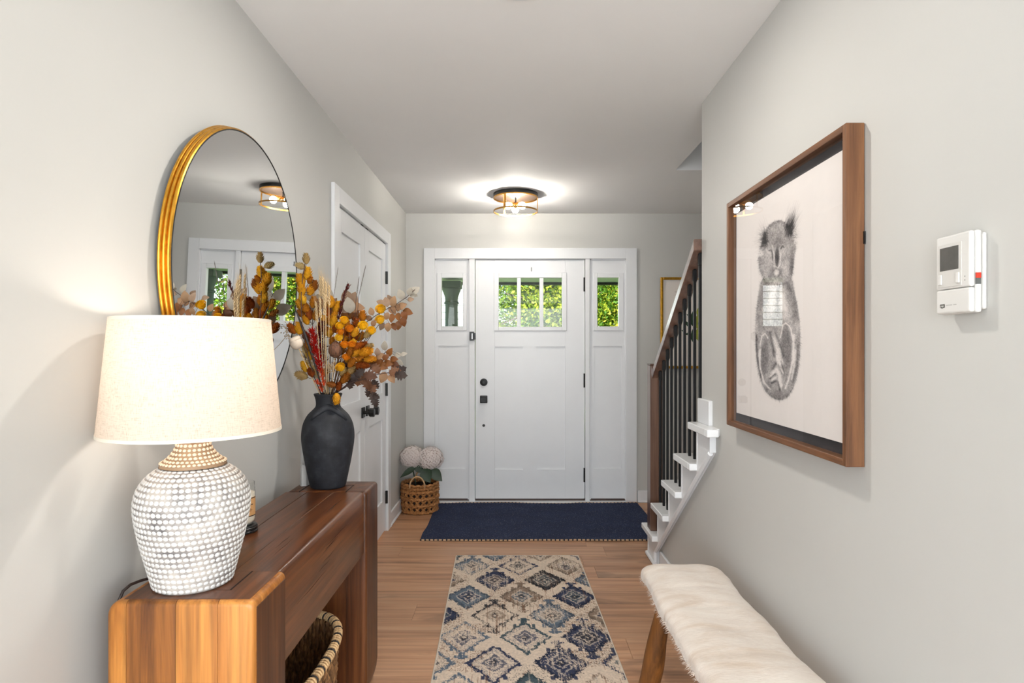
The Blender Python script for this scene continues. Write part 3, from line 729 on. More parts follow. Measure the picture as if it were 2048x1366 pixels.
for z in (TZ0 + 0.060, TZ0 + 0.067): part('indicator', G().box(XR - 0.0314, XR - 0.0305, TY0 + 0.013, TY0 + 0.0145, z, z + 0.0015), M_black, th_)
bz = TZ0 + 0.013
part('badge', G().prism([(TY1 - 0.013, bz + 0.0065), (TY1 - 0.026, bz + 0.0065), (TY1 - 0.026, bz), (TY1 - 0.019, bz - 0.0015), (TY1 - 0.013, bz)], 'x', XR - 0.0314, XR - 0.0308), plain('badge_grey', (70, 68, 62), 0.5), lid)
def text(name, body, size, loc, rot, m, parent, ext=0.0001):
    cu = bpy.data.curves.new(name, 'FONT'); cu.body = body; cu.size = size; cu.extrude = ext; cu.align_x = 'CENTER'; cu.align_y = 'CENTER'
    tmp = bpy.data.objects.new(name, cu); C.objects.link(tmp)
    dg = bpy.context.evaluated_depsgraph_get(); me = bpy.data.meshes.new_from_object(tmp.evaluated_get(dg)); 
    C.objects.unlink(tmp); bpy.data.objects.remove(tmp)
    me.transform(Matrix.Translation(loc) @ rot.to_4x4()); me.materials.clear()
    return link(name, me, m, parent)
rot_r = Matrix(((0, 0, -1), (-1, 0, 0), (0, 1, 0)))   # text on the right wall, facing -X
text('badge_letters', 'psp', 0.0065, Vector((XR - 0.03155, TY1 - 0.0195, bz + 0.0035)), rot_r, M_pl, lid)
for i in range(13):
    y = TY1 - 0.030 - i * 0.0022
    if i != 8: part('print_mark', G().box(XR - 0.0312, XR - 0.0309, y - 0.0007, y + 0.0007, bz + 0.003, bz + 0.0048), plain('print_grey', (176, 174, 170), 0.7) if i == 0 else bpy.data.materials['print_grey'], lid)

# ------------------------------------------------------------------ console table
KX0, KX1, KY0, KY1, KZ = -0.842, -0.536, 1.266, 2.410, 0.768
con = empty('console_table', ((KX0 + KX1) / 2, (KY0 + KY1) / 2, 0), 'chunky brown teak console table with slab ends against the left wall', 'table')
RR, RL = 0.014, 0.030
def top_z(x, x0=KX0, x1=KX1, r=RR):
    d = x1 - x
    if x - x0 < x1 - x: d = x - x0; r = RL
    if d >= r: return KZ
    d = max(d, 0); return KZ - (r - math.sqrt(max(0, r * r - (r - d) ** 2)))
def slab(y0, y1, m_front):
    cuts = [KX0, -0.800, -0.698, -0.611, KX1]
    for a, b in zip(cuts[:-1], cuts[1:]):
        xs = sorted(set([a, b] + [x for x in [KX0 + RL * t for t in (0, .03, .12, .28, .5, .75, 1)] + [KX1 - RR * t for t in (0, .03, .12, .28, .5, .75, 1)] if a < x < b]))
        poly = [(x, top_z(x)) for x in xs]
        # feet: outer edge curves in near the floor
        lo = []
        if b == KX1: lo += [(b, 0.085), (b - 0.004, 0.05), (b - 0.012, 0.02), (b - 0.022, 0.002), (b - 0.03, 0.0)]
        else: lo += [(b - 0.0004, 0.0)]
        lo += [(a + 0.0004, 0.0)]
        if a != KX0: poly[0] = (a + 0.0004, poly[0][1])
        if b != KX1: poly[-1] = (b - 0.0004, poly[-1][1])
        full = poly + lo; n_ = len(full); V = []; F = []; er = 0.011
        secs = [(y0 + d_, er - math.sqrt(er * er - (er - d_) ** 2)) for d_ in (0, .0012, .0035, .007, .011)] + [(y1, 0.0)]
        for yy_, ins in secs:
            for (x, z) in full:
                xx_ = b - ((b - x) * (1 - ins / .03) + ins) if (b == KX1 and b - x < 0.03) else (a + (x - a) * (1 - ins / .03) + ins if (a == KX0 and x - a < .03) else x)
                V.append((xx_, yy_, z - (ins if z > 0.3 else 0)))
        for q_ in range(len(secs) - 1): F += [(q_ * n_ + i, q_ * n_ + (i + 1) % n_, (q_ + 1) * n_ + (i + 1) % n_, (q_ + 1) * n_ + i) for i in range(n_)]
        F += [tuple(range(n_)), tuple(range(len(V) - 1, len(V) - n_ - 1, -1))]
        part('slab_board', G().add(V, F), m_front, con, 0.5)
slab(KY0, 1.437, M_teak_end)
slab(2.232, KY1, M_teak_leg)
# thin browner layers over the aisle face and top of the near slab
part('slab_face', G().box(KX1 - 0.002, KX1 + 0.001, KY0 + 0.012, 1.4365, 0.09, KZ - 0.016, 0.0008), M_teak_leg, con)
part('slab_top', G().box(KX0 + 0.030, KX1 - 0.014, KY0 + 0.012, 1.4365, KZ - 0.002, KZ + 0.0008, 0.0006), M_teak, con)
BX1 = KX1 - 0.010
cuts = [KX0 + 0.004, -0.752, -0.655, BX1]
for i, (a, b) in enumerate(zip(cuts[:-1], cuts[1:])):
    if i == 2:
        r = 0.013
        pts = [(a + .0004, KZ)] + [(b - r + r * math.sin(t), KZ - r + r * math.cos(t)) for t in np.linspace(0, math.pi / 2, 7)] + [(b, 0.545), (b - 0.006, 0.538), (a + .0004, 0.538)]
    else: pts = [(a + .0004, KZ - (0.012 if i == 0 else 0)), (a + 0.008, KZ), (b - .0004, KZ), (b - .0004, 0.545), (a + .0004, 0.545)]
    part('beam_board', G().prism(pts, 'y', 1.4375, 2.2315, 0.001), M_teak, con, 0.5)
part('shelf_back', G().box(KX0 + 0.004, KX0 + 0.03, 1.437, 2.232, 0.35, 0.545), M_teak, con)
for x in (-0.782, -0.612):
    for y0, y1 in ((1.325, 1.437), (2.236, 2.345)):
        part('mortise_slot', G().box(x - 0.0018, x + 0.0018, y0, y1, KZ - 0.001, KZ + 0.0012), M_gap, con)
        part('tenon_line', G().box(-0.78, -0.614, (y0 if y0 < 2 else y1) - 0.0004, (y0 if y0 < 2 else y1) + 0.0004, KZ - 0.001, KZ + 0.0010), M_gap, con)
# cracks in the beam
rc = random.Random(4)
for i in range(9):
    x = rc.uniform(-0.80, -0.58); y = rc.uniform(1.5, 2.05); L = rc.uniform(0.06, 0.2)
    pts = [(x + 0.0008 * math.sin(k * 1.7 + i), y + L * k / 6, KZ + 0.0002) for k in range(7)]
    part('crack', G().tube(pts, [0.0001, .0003, .0005, .0006, .0005, .0003, .0001], 4), M_gap, con)
for i in range(6):
    z = rc.uniform(0.57, 0.73); y = rc.uniform(1.5, 2.0); L = rc.uniform(0.08, 0.25)
    pts = [(BX1 + 0.0002, y + L * k / 6, z + 0.001 * math.sin(k * 1.3 + i)) for k in range(7)]
    part('crack', G().tube(pts, [0.0001, .0003, .0005, .0006, .0005, .0003, .0001], 4), M_gap, con)

# ------------------------------------------------------------------ table lamp
LC = Vector((-0.716, 1.372, KZ))
lamp = empty('table_lamp', LC, 'table lamp with dotted white ceramic base and linen drum shade', 'lamp')
M_cer = NT('washed_ceramic'); b_ = M_cer.bsdf(Roughness=0.55)
n_ = M_cer.noise(M_cer.coords(), 18, 5, 0.65); r_ = M_cer.ramp(n_, [(0.28, lin((66, 64, 68))), (0.44, lin((140, 134, 130))), (0.62, lin((182, 174, 166)))])
M_cer.l(r_.outputs[0], b_.inputs['Base Color']); M_cer = M_cer.m
M_dot = plain('white_glaze_dot', (208, 206, 203), 0.35, var=0.03, vscale=40)
M_neckdot = plain('tan_glaze_dot', (226, 206, 180), 0.4)
body = [(0.0, 0.0), (0.076, 0.0), (0.080, 0.004), (0.0835, 0.016), (0.094, 0.058), (0.104, 0.098), (0.1125, 0.140), (0.1165, 0.172), (0.1155, 0.196), (0.109, 0.218), (0.096, 0.238), (0.080, 0.252), (0.066, 0.259), (0.056, 0.262)]
def smooth_prof(p, n):
    P = np.array(p); t = np.concatenate([[0], np.cumsum(np.hypot(*np.diff(P, axis=0).T))]); u = np.linspace(0, t[-1], n)
    return [(float(np.interp(v, t, P[:, 0])), float(np.interp(v, t, P[:, 1]))) for v in u]
def catmull(p, k=6):
    out = []
    for i in range(len(p) - 1):
        p0, p1, p2, p3 = p[max(i - 1, 0)], p[i], p[i + 1], p[min(i + 2, len(p) - 1)]
        for j in range(k):
            t = j / k
            out.append(tuple(0.5 * ((2 * p1[d]) + (-p0[d] + p2[d]) * t + (2 * p0[d] - 5 * p1[d] + 4 * p2[d] - p3[d]) * t * t + (-p0[d] + 3 * p1[d] - 3 * p2[d] + p3[d]) * t ** 3) for d in range(2)))
    return out + [p[-1]]
bodyc = [body[0], body[1]] + catmull(body[2:], 5)
part('base', G().lathe(bodyc, LC, 72), M_cer, lamp, True)
def dots(prof, n_rows, s0, s1, per, dr):
    P = np.array(prof); t = np.concatenate([[0], np.cumsum(np.hypot(*np.diff(P, axis=0).T))])
    g = G(); us = np.linspace(s0, s1, n_rows)
    for ri, u in enumerate(us):
        r = float(np.interp(u, t, P[:, 0])); h = float(np.interp(u, t, P[:, 1]))
        r2 = float(np.interp(u + .002, t, P[:, 0])); h2 = float(np.interp(u + .002, t, P[:, 1]))
        tr, tz = r2 - r, h2 - h; L = math.hypot(tr, tz) or 1; tr /= L; tz /= L
        n = max(12, int(2 * math.pi * r / per))
        for i in range(n):
            a = 2 * math.pi * (i + 0.5 * (ri % 2)) / n
            ca, sa = math.cos(a), math.sin(a)
            c = LC + Vector((r * ca, r * sa, h))
            U_ = Vector((-sa, ca, 0)); W_ = Vector((tr * ca, tr * sa, tz)); Nn = Vector((tz * ca, tz * sa, -tr))
            q = dr * R.uniform(0.9, 1.05)
            V = [c + (U_ * math.cos(b) * 1.12 + W_ * math.sin(b) * .95) * q - Nn * .0002 for b in np.arange(8) * math.pi / 4]
            V += [c + (U_ * math.cos(b) * 1.12 + W_ * math.sin(b) * .95) * q * .72 + Nn * .0017 for b in np.arange(8) * math.pi / 4]
            g.add(V, [(k, (k + 1) % 8, 8 + (k + 1) % 8, 8 + k) for k in range(8)] + [tuple(range(8, 16))])
    return g
arc = np.array(bodyc); tl = float(np.sum(np.hypot(*np.diff(arc, axis=0).T)))
part('glaze_dots', dots(bodyc, 23, 0.086, tl - 0.012, 0.0122, 0.0054), M_dot, lamp, True, kind='stuff')
neck = catmull([(0.068, 0.262), (0.0665, 0.270), (0.056, 0.277), (0.044, 0.290), (0.037, 0.302), (0.0345, 0.310)], 5)
part('neck', G().lathe([(0.0, 0.262)] + [(0.069, 0.262)] + neck + [(0.031, 0.3105), (0.0, 0.3105)], LC, 56), plain('tan_ceramic', (150, 122, 94), 0.6, var=0.15, vscale=30), lamp, 0.9)
part('neck_dots', dots(neck, 6, 0.010, 0.060, 0.0098, 0.0038), M_neckdot, lamp, True, kind='stuff')
part('stem', G().tube([LC + Vector((0, 0, 0.31)), LC + Vector((0, 0, 0.485))], 0.006, 10), M_brass, lamp)
# shade: linen drum, open both ends
t = NT('linen_shade'); v_ = t.coords((1, 1, 1))
n1 = t.noise(t.coords((60, 60, 900)), 1.0, 3); n2 = t.noise(t.coords((700, 700, 60)), 1.0, 3); ad = t.n('ShaderNodeMath', _operation='ADD'); t.l(n1, ad.inputs[0]); t.l(n2, ad.inputs[1])
rr = t.ramp(ad.outputs[0], [(0.30, lin((190, 175, 158))), (0.44, lin((222, 207, 192)))]); rr.color_ramp.elements[0].position = 0.72; rr.color_ramp.elements[1].position = 1.0
df = t.n('ShaderNodeBsdfDiffuse'); tr = t.n('ShaderNodeBsdfTranslucent'); ms = t.n('ShaderNodeMixShader'); ms.inputs[0].default_value = 0.36
t.l(rr.outputs[0], df.inputs[0]); t.l(rr.outputs[0], tr.inputs[0]); t.l(df.outputs[0], ms.inputs[1]); t.l(tr.outputs[0], ms.inputs[2]); t.l(ms.outputs[0], t.out.inputs[0])
M_shade = t.m
sz0, sz1, sr0, sr1 = 1.105 - KZ, 1.355 - KZ, 0.184, 0.161
part('shade', G().lathe([(sr0, sz0), (sr1, sz1)], LC, 96), M_shade, lamp, 0.8)
M_hem = plain('linen_hem', (224, 214, 198), 0.9)
part('shade_hem', G().lathe([(sr0 + .0006, sz0 - .001), (sr0 + .0002, sz0 + .006), (sr0 - .002, sz0 + .006), (sr0 - .002, sz0 - .001)], LC, 96, closed=True), M_hem, lamp, 0.8)
part('shade_hem', G().lathe([(sr1 + .0006, sz1 + .001), (sr1 + .0008, sz1 - .006), (sr1 - .0022, sz1 - .006), (sr1 - .0022, sz1 + .001)], LC, 96, closed=True), M_hem, lamp, 0.8)
for a in (0.3, 2.4, 4.5): part('shade_spider', G().tube([LC + Vector((0, 0, 0.43)), LC + Vector((sr0 * .93 * math.cos(a), sr0 * .93 * math.sin(a), 0.43))], 0.002, 6), M_brass, lamp)
part('bulb', G().ball(LC + Vector((0, 0, 0.515)), 0.032, 16, 12), glow('lamp_bulb_glow', (1.0, 0.88, 0.76), 32.0), lamp, True)
M_cord = plain('brown_cord', (40, 26, 22), 0.35)
part('cord', G().tube([LC + Vector(v) for v in ((-0.07, 0.03, 0.006), (-0.085, 0.025, 0.006), (-0.102, 0.012, 0.0055), (-0.116, -0.006, 0.005), (-0.126, -0.024, 0.0035), (-0.1318, -0.040, -0.004), (-0.1345, -0.050, -0.02), (-0.136, -0.052, -0.08), (-0.137, -0.03, -0.30), (-0.139, 0.0, -0.62))], 0.0034, 8, flat=0.8), M_cord, lamp, True)

# ------------------------------------------------------------------ candle on its lid, crystal, vase
cd = Vector((-0.776, 1.752, KZ))
M_lid = plain('black_lid', (24, 24, 25), 0.35)
lidd = empty('candle_lid', cd, 'round black ridged jar lid used as a coaster under the candle behind the lamp', 'coaster')  # the candle's own lid, set under the jar
part('lid_disc', G().lathe([(0, 0), (0.040, 0), (0.042, 0.002), (0.042, 0.006), (0.0405, 0.0075), (0.042, 0.009), (0.042, 0.0145), (0.0405, 0.016), (0.0405, 0.019), (0.038, 0.0205), (0, 0.0205)], cd, 40), M_lid, lidd, 0.5)
part('lid_ring', G().lathe([(0.026, 0.0205), (0.026, 0.0220), (0.030, 0.0220), (0.030, 0.0205)], cd, 40), M_lid, lidd, 0.5)
cj = cd + Vector((-0.002, 0.002, 0.0222))
can = empty('candle_jar', cj, 'glass candle jar with a tan paper label standing on its black lid', 'candle')
part('jar', G().lathe([(0, 0.001), (0.030, 0.001), (0.0355, 0.006), (0.0365, 0.012), (0.0365, 0.092), (0.0345, 0.098), (0.0355, 0.101), (0.0345, 0.104), (0.0345, 0.118), (0.0335, 0.119)], cj, 40), pane_mat('jar_glass', (0.97, 0.97, 0.96, 1), 0.06, 0.02), can, 0.8)
part('wax', G().lathe([(0, 0.004), (0.029, 0.004), (0.0335, 0.009), (0.0345, 0.014), (0.0345, 0.088), (0, 0.088)], cj, 36), plain('cream_wax', (236, 226, 208), 0.5), can, 0.8)
def arc_band(c, r, a0, a1, z0, z1, n=18):
    V = []; F = []
    for i in range(n + 1):
        a = a0 + (a1 - a0) * i / n
        V += [(c[0] + r * math.cos(a), c[1] + r * math.sin(a), c[2] + z0), (c[0] + r * math.cos(a), c[1] + r * math.sin(a), c[2] + z1)]
    for i in range(n): F.append((2 * i, 2 * i + 2, 2 * i + 3, 2 * i + 1))
    return G().add(V, F)
lb = part('label', arc_band(cj, 0.0369, -2.4, 0.2, 0.024, 0.078), plain('kraft_label', (196, 148, 96), 0.8, var=0.05), can)
for z in (0.0255, 0.0755): part('label_border', arc_band(cj, 0.0371, -2.4, 0.2, z - 0.0012, z + 0.0012), M_black, lb)
for zz, a0, a1, h in ((0.058, -0.75, -0.62, 0.0012), (0.058, -0.55, -0.48, 0.0012), (0.058, -0.42, -0.25, 0.0012), (0.046, -0.7, -0.4, 0.0005), (0.043, -0.8, -0.3, 0.0005), (0.040, -0.75, -0.35, 0.0005)):
    part('label_print', arc_band(cj, 0.03705, a0, a1, zz - h, zz + h, 4), M_black, lb)
part('wick', G().tube([cj + Vector((0, 0, 0.088)), cj + Vector((0.001, 0, 0.097))], 0.0008, 5), M_black, can)

def selenite(name, c, w, h, label, seed):
    r = random.Random(seed); g = G(); n = 7
    V = []
    for z, s_ in ((0, 1), (h * .5, .97), (h * .9, .93), (h, .70)):
        for i in range(n):
            a = 2 * math.pi * i / n; q = w * s_ * (1 + 0.12 * math.sin(3 * i + seed))
            V.append((c[0] + q * math.cos(a), c[1] + q * math.sin(a), c[2] + z + (0.006 * math.sin(i * 1.9) if z == h else 0)))
    F = [tuple(range(n - 1, -1, -1)), tuple(3 * n + i for i in range(n))]
    for j in range(3):
        for i in range(n): F.append((j * n + i, j * n + (i + 1) % n, (j + 1) * n + (i + 1) % n, (j + 1) * n + i))
    g.add(V, F)
    t = NT(name + '_stone'); b = t.bsdf(Roughness=0.35); b.inputs['Transmission Weight'].default_value = 0.35; b.inputs['IOR'].default_value = 1.3
    nn = t.noise(t.coords((90, 90, 6)), 1.0, 4); rr = t.ramp(nn, [(0.3, lin((206, 204, 200))), (0.7, lin((242, 241, 239)))]); t.l(rr.outputs[0], b.inputs['Base Color']); t.bump(nn, b, 0.3, 0.002)
    tag(part(name, g, t.m, None), label, 'crystal')
selenite('crystal_tower', (-0.812, 2.388, KZ), 0.016, 0.185, 'tall white selenite crystal tower left of the dark vase', 2)
selenite('crystal_block', (-0.800, 2.345, KZ), 0.019, 0.082, 'short white selenite crystal block in front of the taller one', 5)

VC = Vector((-0.704, 2.325, KZ))
vase = empty('vase', VC, 'matte charcoal clay vase with draped handle relief on the console', 'vase')
t = NT('charcoal_clay'); b = t.bsdf(Roughness=0.62); b.inputs['Specular IOR Level'].default_value = 0.35
n1 = t.noise(t.coords(), 26, 5, 0.6); r1 = t.ramp(n1, [(0.3, lin((23, 24, 28))), (0.55, lin((37, 39, 45))), (0.80, lin((60, 62, 67)))]); t.l(r1.outputs[0], b.inputs['Base Color']); t.bump(t.noise(t.coords(), 300, 3), b, 0.25, 0.001)
M_clay = t.m
vp = catmull([(0.064, 0.003), (0.067, 0.012), (0.075, 0.050), (0.086, 0.105), (0.0955, 0.165), (0.097, 0.200), (0.091, 0.238), (0.076, 0.270), (0.057, 0.290), (0.046, 0.303), (0.0445, 0.318), (0.047, 0.335), (0.0525, 0.349)], 5)
part('body', G().lathe([(0, 0), (0.060, 0)] + vp + [(0.051, 0.352), (0.046, 0.349), (0.041, 0.335), (0.039, 0.318), (0.041, 0.300), (0.05, 0.27), (0, 0.26)], VC, 64), M_clay, vase, True)
def vr(h): return float(np.interp(h, [p[1] for p in vp], [p[0] for p in vp]))
for a_c in (-1.25, 1.9):
    pts, rs_ = [], []
    for k in range(15):
        u = k / 14; a = a_c - 0.85 + 1.7 * u
        h = 0.256 + 0.046 * math.sin(math.pi * u) ** 0.8 + 0.006 * (u < .5) * (0.5 - u)
        r = vr(h) + 0.002; pts.append(VC + Vector((r * math.cos(a), r * math.sin(a), h))); rs_.append(0.004 + 0.0085 * math.sin(math.pi * u) ** .5)
    part('handle_relief', G().tube(pts, rs_, 10), M_clay, vase, True)

# ------------------------------------------------------------------ dried flowers in the vase
M_stem = plain('dry_stem', (92, 66, 44), 0.8, var=0.2); M_straw = plain('pale_straw', (214, 186, 142), 0.75, var=0.12, vscale=60); M_dstem = plain('dark_stem', (62, 40, 34), 0.7)
MOUTH = VC + Vector((0, 0, 0.345))
rf = random.Random(21)
def depth_at(px, py, off=0.0):
    return VC.y + off
def mouth_pt(target):
    d = Vector((target.x - VC.x, target.y - VC.y, 0)); d = d.normalized() * min(0.028, d.length * 0.3)
    return MOUTH + d + Vector((0, 0, 0.002))
def stem_pts(top, bend=0.25, n=9):
    m = mouth_pt(top); foot = VC + Vector((-(m.x - VC.x) * 0.5, -(m.y - VC.y) * 0.5, 0.262))
    c = m + (m - foot).normalized() * ((top - m).length * (0.45 + bend * 0.4))
    pts = [foot]
    for i in range(n):
        t = i / (n - 1); pts.append(m * (1 - t) ** 2 + c * 2 * t * (1 - t) + top * t * t)
    return pts
def cone_mesh(name, seed, mat_, length=1.0, fat=0.36, rows_=9, per=9):
    r = random.Random(seed); g = G()
    prof = [(0.0, 0.0)] + [(fat * 0.82 * math.sin(math.pi * min(1, (0.10 + 0.9 * k / 8)) ** 0.85), k / 8 * 0.93) for k in range(9)] + [(0, 0.97)]
    g.lathe(prof, (0, 0, 0), 8)
    for j in range(rows_):
        h = 0.04 + 0.90 * j / rows_; q = fat * 0.85 * math.sin(math.pi * (0.10 + 0.9 * h) ** 0.85)
        for i in range(per):
            a = 2 * math.pi * (i + 0.5 * (j % 2)) / per + r.uniform(-.1, .1)
            u = Vector((math.cos(a), math.sin(a), 0)); w = Vector((-math.sin(a), math.cos(a), 0)); z = Vector((0, 0, 1))
            c = u * q + z * h; L = 0.20 * r.uniform(.8, 1.2); bw = 0.55 * fat * 2 * math.pi / per * 0.62
            tip = c + u * (0.10 * r.uniform(.6, 1.5)) + z * L
            g.add([c - w * bw - u * .02, c + w * bw - u * .02, c + w * bw * .8 + u * .05 + z * L * .5, tip, c - w * bw * .8 + u * .05 + z * L * .5], [(0, 1, 2, 4), (4, 2, 3)])
    me = g.mesh(name, False); me.materials.append(mat_); me.polygons.foreach_set('use_smooth', [True] * len(me.polygons)); return me
YEL = random_tint('golden_bracts', [(244, 182, 34), (228, 154, 26), (250, 196, 50), (212, 132, 24)], 0.7, 0.25, var=0.35, vscale=3)
ORG = random_tint('rust_bracts', [(178, 92, 20), (150, 70, 16), (212, 136, 30), (124, 60, 20)], 0.7, 0.2, var=0.35, vscale=3)
TAN = random_tint('tan_bracts', [(190, 160, 104), (206, 178, 120), (172, 138, 84)], 0.75, 0.2, var=0.3, vscale=3)
CONE = {'y': cone_mesh('cone_yellow', 1, YEL), 'o': cone_mesh('cone_rust', 2, ORG), 't': cone_mesh('cone_tan', 3, TAN)}
def bract_sprig(n_, items, off, label, top=None):
    """items: (px,py,kind,angle_deg_in_picture,size) - cones along one stem"""
    pts3 = [at(px, py, VC.y + off + rf.uniform(-.018, .018)) for px, py, *_ in items]
    root = empty('bract_sprig', MOUTH, label, 'dried flower', 'dried bract sprigs in the vase')
    tops = max(range(len(items)), key=lambda i: pts3[i].z) if top is None else top
    main = stem_pts(pts3[tops]); part('stem', G().tube(main, [0.0022] * 4 + [0.0015] * (len(main) - 4), 6), M_dstem, root, True)
    for (px, py, kd, ang, sz), p in zip(items, pts3):
        # twig from the nearest lower point of the stem
        cand = [q for q in main[2:] if q.z < p.z - 0.004] or [main[1]]
        q = min(cand, key=lambda c: (c - p).length)
        d = Vector((math.sin(math.radians(ang)), rf.uniform(-.3, .2), math.cos(math.radians(ang)))).normalized()
        L = sz * VC.y / F_PX
        base_ = p - d * L * 0.5
        if (q - base_).length > 0.006: part('twig', G().tube([q, q.lerp(base_, .5) - Vector((0, 0, .003)), base_], 0.0009, 5), M_dstem, root, True)
        inst('flower_cone', CONE[kd], Matrix.Translation(base_) @ frame_to(d) @ Matrix.Rotation(rf.uniform(0, 6), 4, 'Z') @ Matrix.Scale(L, 4), root)
bract_sprig(1, [(612, 517, 't', 0, 21), (601, 532, 't', -70, 20), (615, 547, 'y', 12, 26), (601, 560, 'y', -12, 27), (603, 577, 'y', -8, 26), (622, 579, 'y', 18, 24), (629, 571, 'o', 8, 22), (605, 597, 'y', -18, 22), (620, 560, 'o', 30, 16)], -0.03, 'tallest bract sprig on the left, pale tan cone at its tip')
bract_sprig(2, [(601, 610, 'y', -35, 24), (610, 614, 'o', -20, 24), (627, 604, 'o', 8, 24), (639, 609, 'o', 18, 24), (602, 627, 'o', -50, 20), (618, 628, 'o', -10, 24), (632, 630, 'o', 10, 22), (612, 640, 'y', -25, 20)], 0.0, 'rusty orange bract sprig below the tallest sprig')
bract_sprig(3, [(661, 604, 'y', 0, 24), (674, 614, 'y', 25, 26), (668, 629, 'y', 30, 24), (667, 643, 'y', 15, 24), (655, 622, 'o', -10, 22), (660, 640, 'o', 0, 22), (672, 655, 'o', 20, 22)], 0.02, 'golden bract sprig in the middle behind the wheat')
bract_sprig(4, [(584, 657, 'o', -35, 24), (598, 656, 'y', -12, 26), (612, 672, 'o', -30, 22), (618, 708, 'y', -15, 26), (610, 733, 'y', -25, 24), (603, 751, 't', -75, 26), (616, 690, 'o', -20, 22), (622, 745, 'o', -30, 20)], -0.01, 'low bract sprig leaning left beside the white pod')
bract_sprig(5, [(725, 632, 'o', 5, 24), (701, 661, 'o', -5, 22), (700, 673, 'o', 10, 22), (721, 673, 'o', 40, 22), (712, 650, 'o', 15, 22), (735, 668, 't', 40, 20), (690, 668, 'o', -10, 20)], 0.03, 'rust bract sprig on the right behind the strawflowers')
bract_sprig(6, [(704, 690, 'y', 30, 24), (700, 703, 'o', 20, 22), (732, 704, 'y', 75, 28), (720, 717, 'o', 70, 24), (740, 718, 'y', 85, 24), (724, 731, 'o', 80, 28), (716, 692, 'o', 50, 22), (712, 706, 'y', 60, 22)], -0.035, 'golden bract sprig pointing right above the dark leaves')
bract_sprig(7, [(696, 716, 'y', 20, 20), (701, 741, 't', 40, 26), (690, 756, 'o', 35, 24), (663, 769, 'o', -80, 18), (678, 772, 'o', 20, 18), (704, 725, 'o', 40, 22), (686, 744, 't', 20, 20)], -0.045, 'short low bract sprig just above the vase rim')
bract_sprig(8, [(640, 655, 'o', -5, 20), (652, 662, 'o', 10, 20), (660, 665, 'y', 20, 20), (648, 640, 'y', 0, 20), (664, 682, 'o', 15, 18), (690, 680, 'y', 25, 18), (710, 665, 'y', 30, 20), (708, 678, 'o', 40, 18), (694, 650, 'o', 10, 20)], 0.0, 'mixed gold and rust bract sprig in the heart of the bouquet')
bract_sprig(9, [(650, 745, 'o', -10, 18), (690, 728, 'o', 30, 20), (712, 738, 'o', 60, 20), (686, 700, 'o', 25, 18), (718, 700, 'o', 60, 20), (726, 690, 'o', 55, 20), (738, 694, 't', 60, 20), (700, 752, 't', 50, 20)], 0.01, 'rust bract sprig low on the right behind the golden one')
# one cone hanging over the rim
hang = empty('bract_sprig', MOUTH, 'single yellow bract cone drooping over the vase rim', 'dried flower', 'dried bract sprigs in the vase')
hp = at(673, 786, VC.y - 0.060)
inst('flower_cone', CONE['y'], Matrix.Translation(hp) @ frame_to((0.03, -0.12, -1)) @ Matrix.Scale(0.043, 4), hang)
part('stem', G().tube([VC + Vector((0.0, 0.01, 0.28)), MOUTH + Vector((0.012, -0.03, 0.006)), MOUTH + Vector((0.018, -0.05, 0.012)), hp], 0.001, 5), M_dstem, hang, True)

def straw_mesh(name, seed, m):
    r = random.Random(seed); g = G().ball((0, 0, 0.35), 0.42, 10, 6, (1, 1, .8))
    for j in range(6):
        t = 0.15 + 0.24 * j; n = 6 + 3 * min(j, 4)
        for i in range(n):
            a = 2 * math.pi * (i + .5 * (j % 2)) / n; ph = t
            d = Vector((math.sin(ph) * math.cos(a), math.sin(ph) * math.sin(a), math.cos(ph)))
            w = Vector((-math.sin(a), math.cos(a), 0)); c = Vector((0, 0, .35)) + Vector((d.x * .43, d.y * .43, d.z * .36))
            up = (d.cross(w)) * -1; tip = c + d * .14 - up * .10 * r.uniform(.5, 1.4)
            g.add([c - w * .11 + d * .01, c + w * .11 + d * .01, tip + w * .05, tip - w * .05], [(0, 1, 2, 3)])
    me = g.mesh(name, False); me.materials.append(m); me.polygons.foreach_set('use_smooth', [True] * len(me.polygons)); return me
STR = straw_mesh('strawflower', 1, random_tint('yellow_strawflower', [(252, 200, 20), (246, 184, 24), (254, 210, 44)], 0.65, 0.2, var=0.3, vscale=3))
STO = straw_mesh('strawflower_amber', 2, random_tint('amber_strawflower', [(240, 150, 20), (232, 138, 22), (244, 164, 30)], 0.65, 0.2, var=0.3, vscale=3))
straws = [(761, 619, 21, 0, .05, 'upper bright yellow strawflower in the leafy branch on the right'), (760, 640, 20, 0, .05, 'lower bright yellow strawflower in the leafy branch on the right'),
    (726, 652, 20, 0, .01, 'yellow strawflower right of the rust bract sprig'), (742, 662, 19, 0, .03, 'pale yellow strawflower rightmost of the middle cluster'),
    (688, 641, 17, 0, -.05, 'topmost yellow strawflower in the front column'), (680, 652, 17, 0, -.055, 'second yellow strawflower from the top of the front column'), (681, 664, 15, 1, -.055, 'amber strawflower third in the front column'),
    (678, 676, 16, 0, -.06, 'yellow strawflower lowest in the front column, above the brown pod'), (689, 690, 16, 1, -.06, 'amber strawflower touching the right side of the brown pod'), (703, 690, 16, 1, -.05, 'amber strawflower second right of the brown pod'),
    (692, 715, 15, 1, -.06, 'small amber strawflower right below the brown pod'), (681, 735, 19, 0, -.065, 'yellow strawflower closest above the vase rim'), (699, 658, 17, 1, -.02, 'amber strawflower in the centre of the bouquet')]
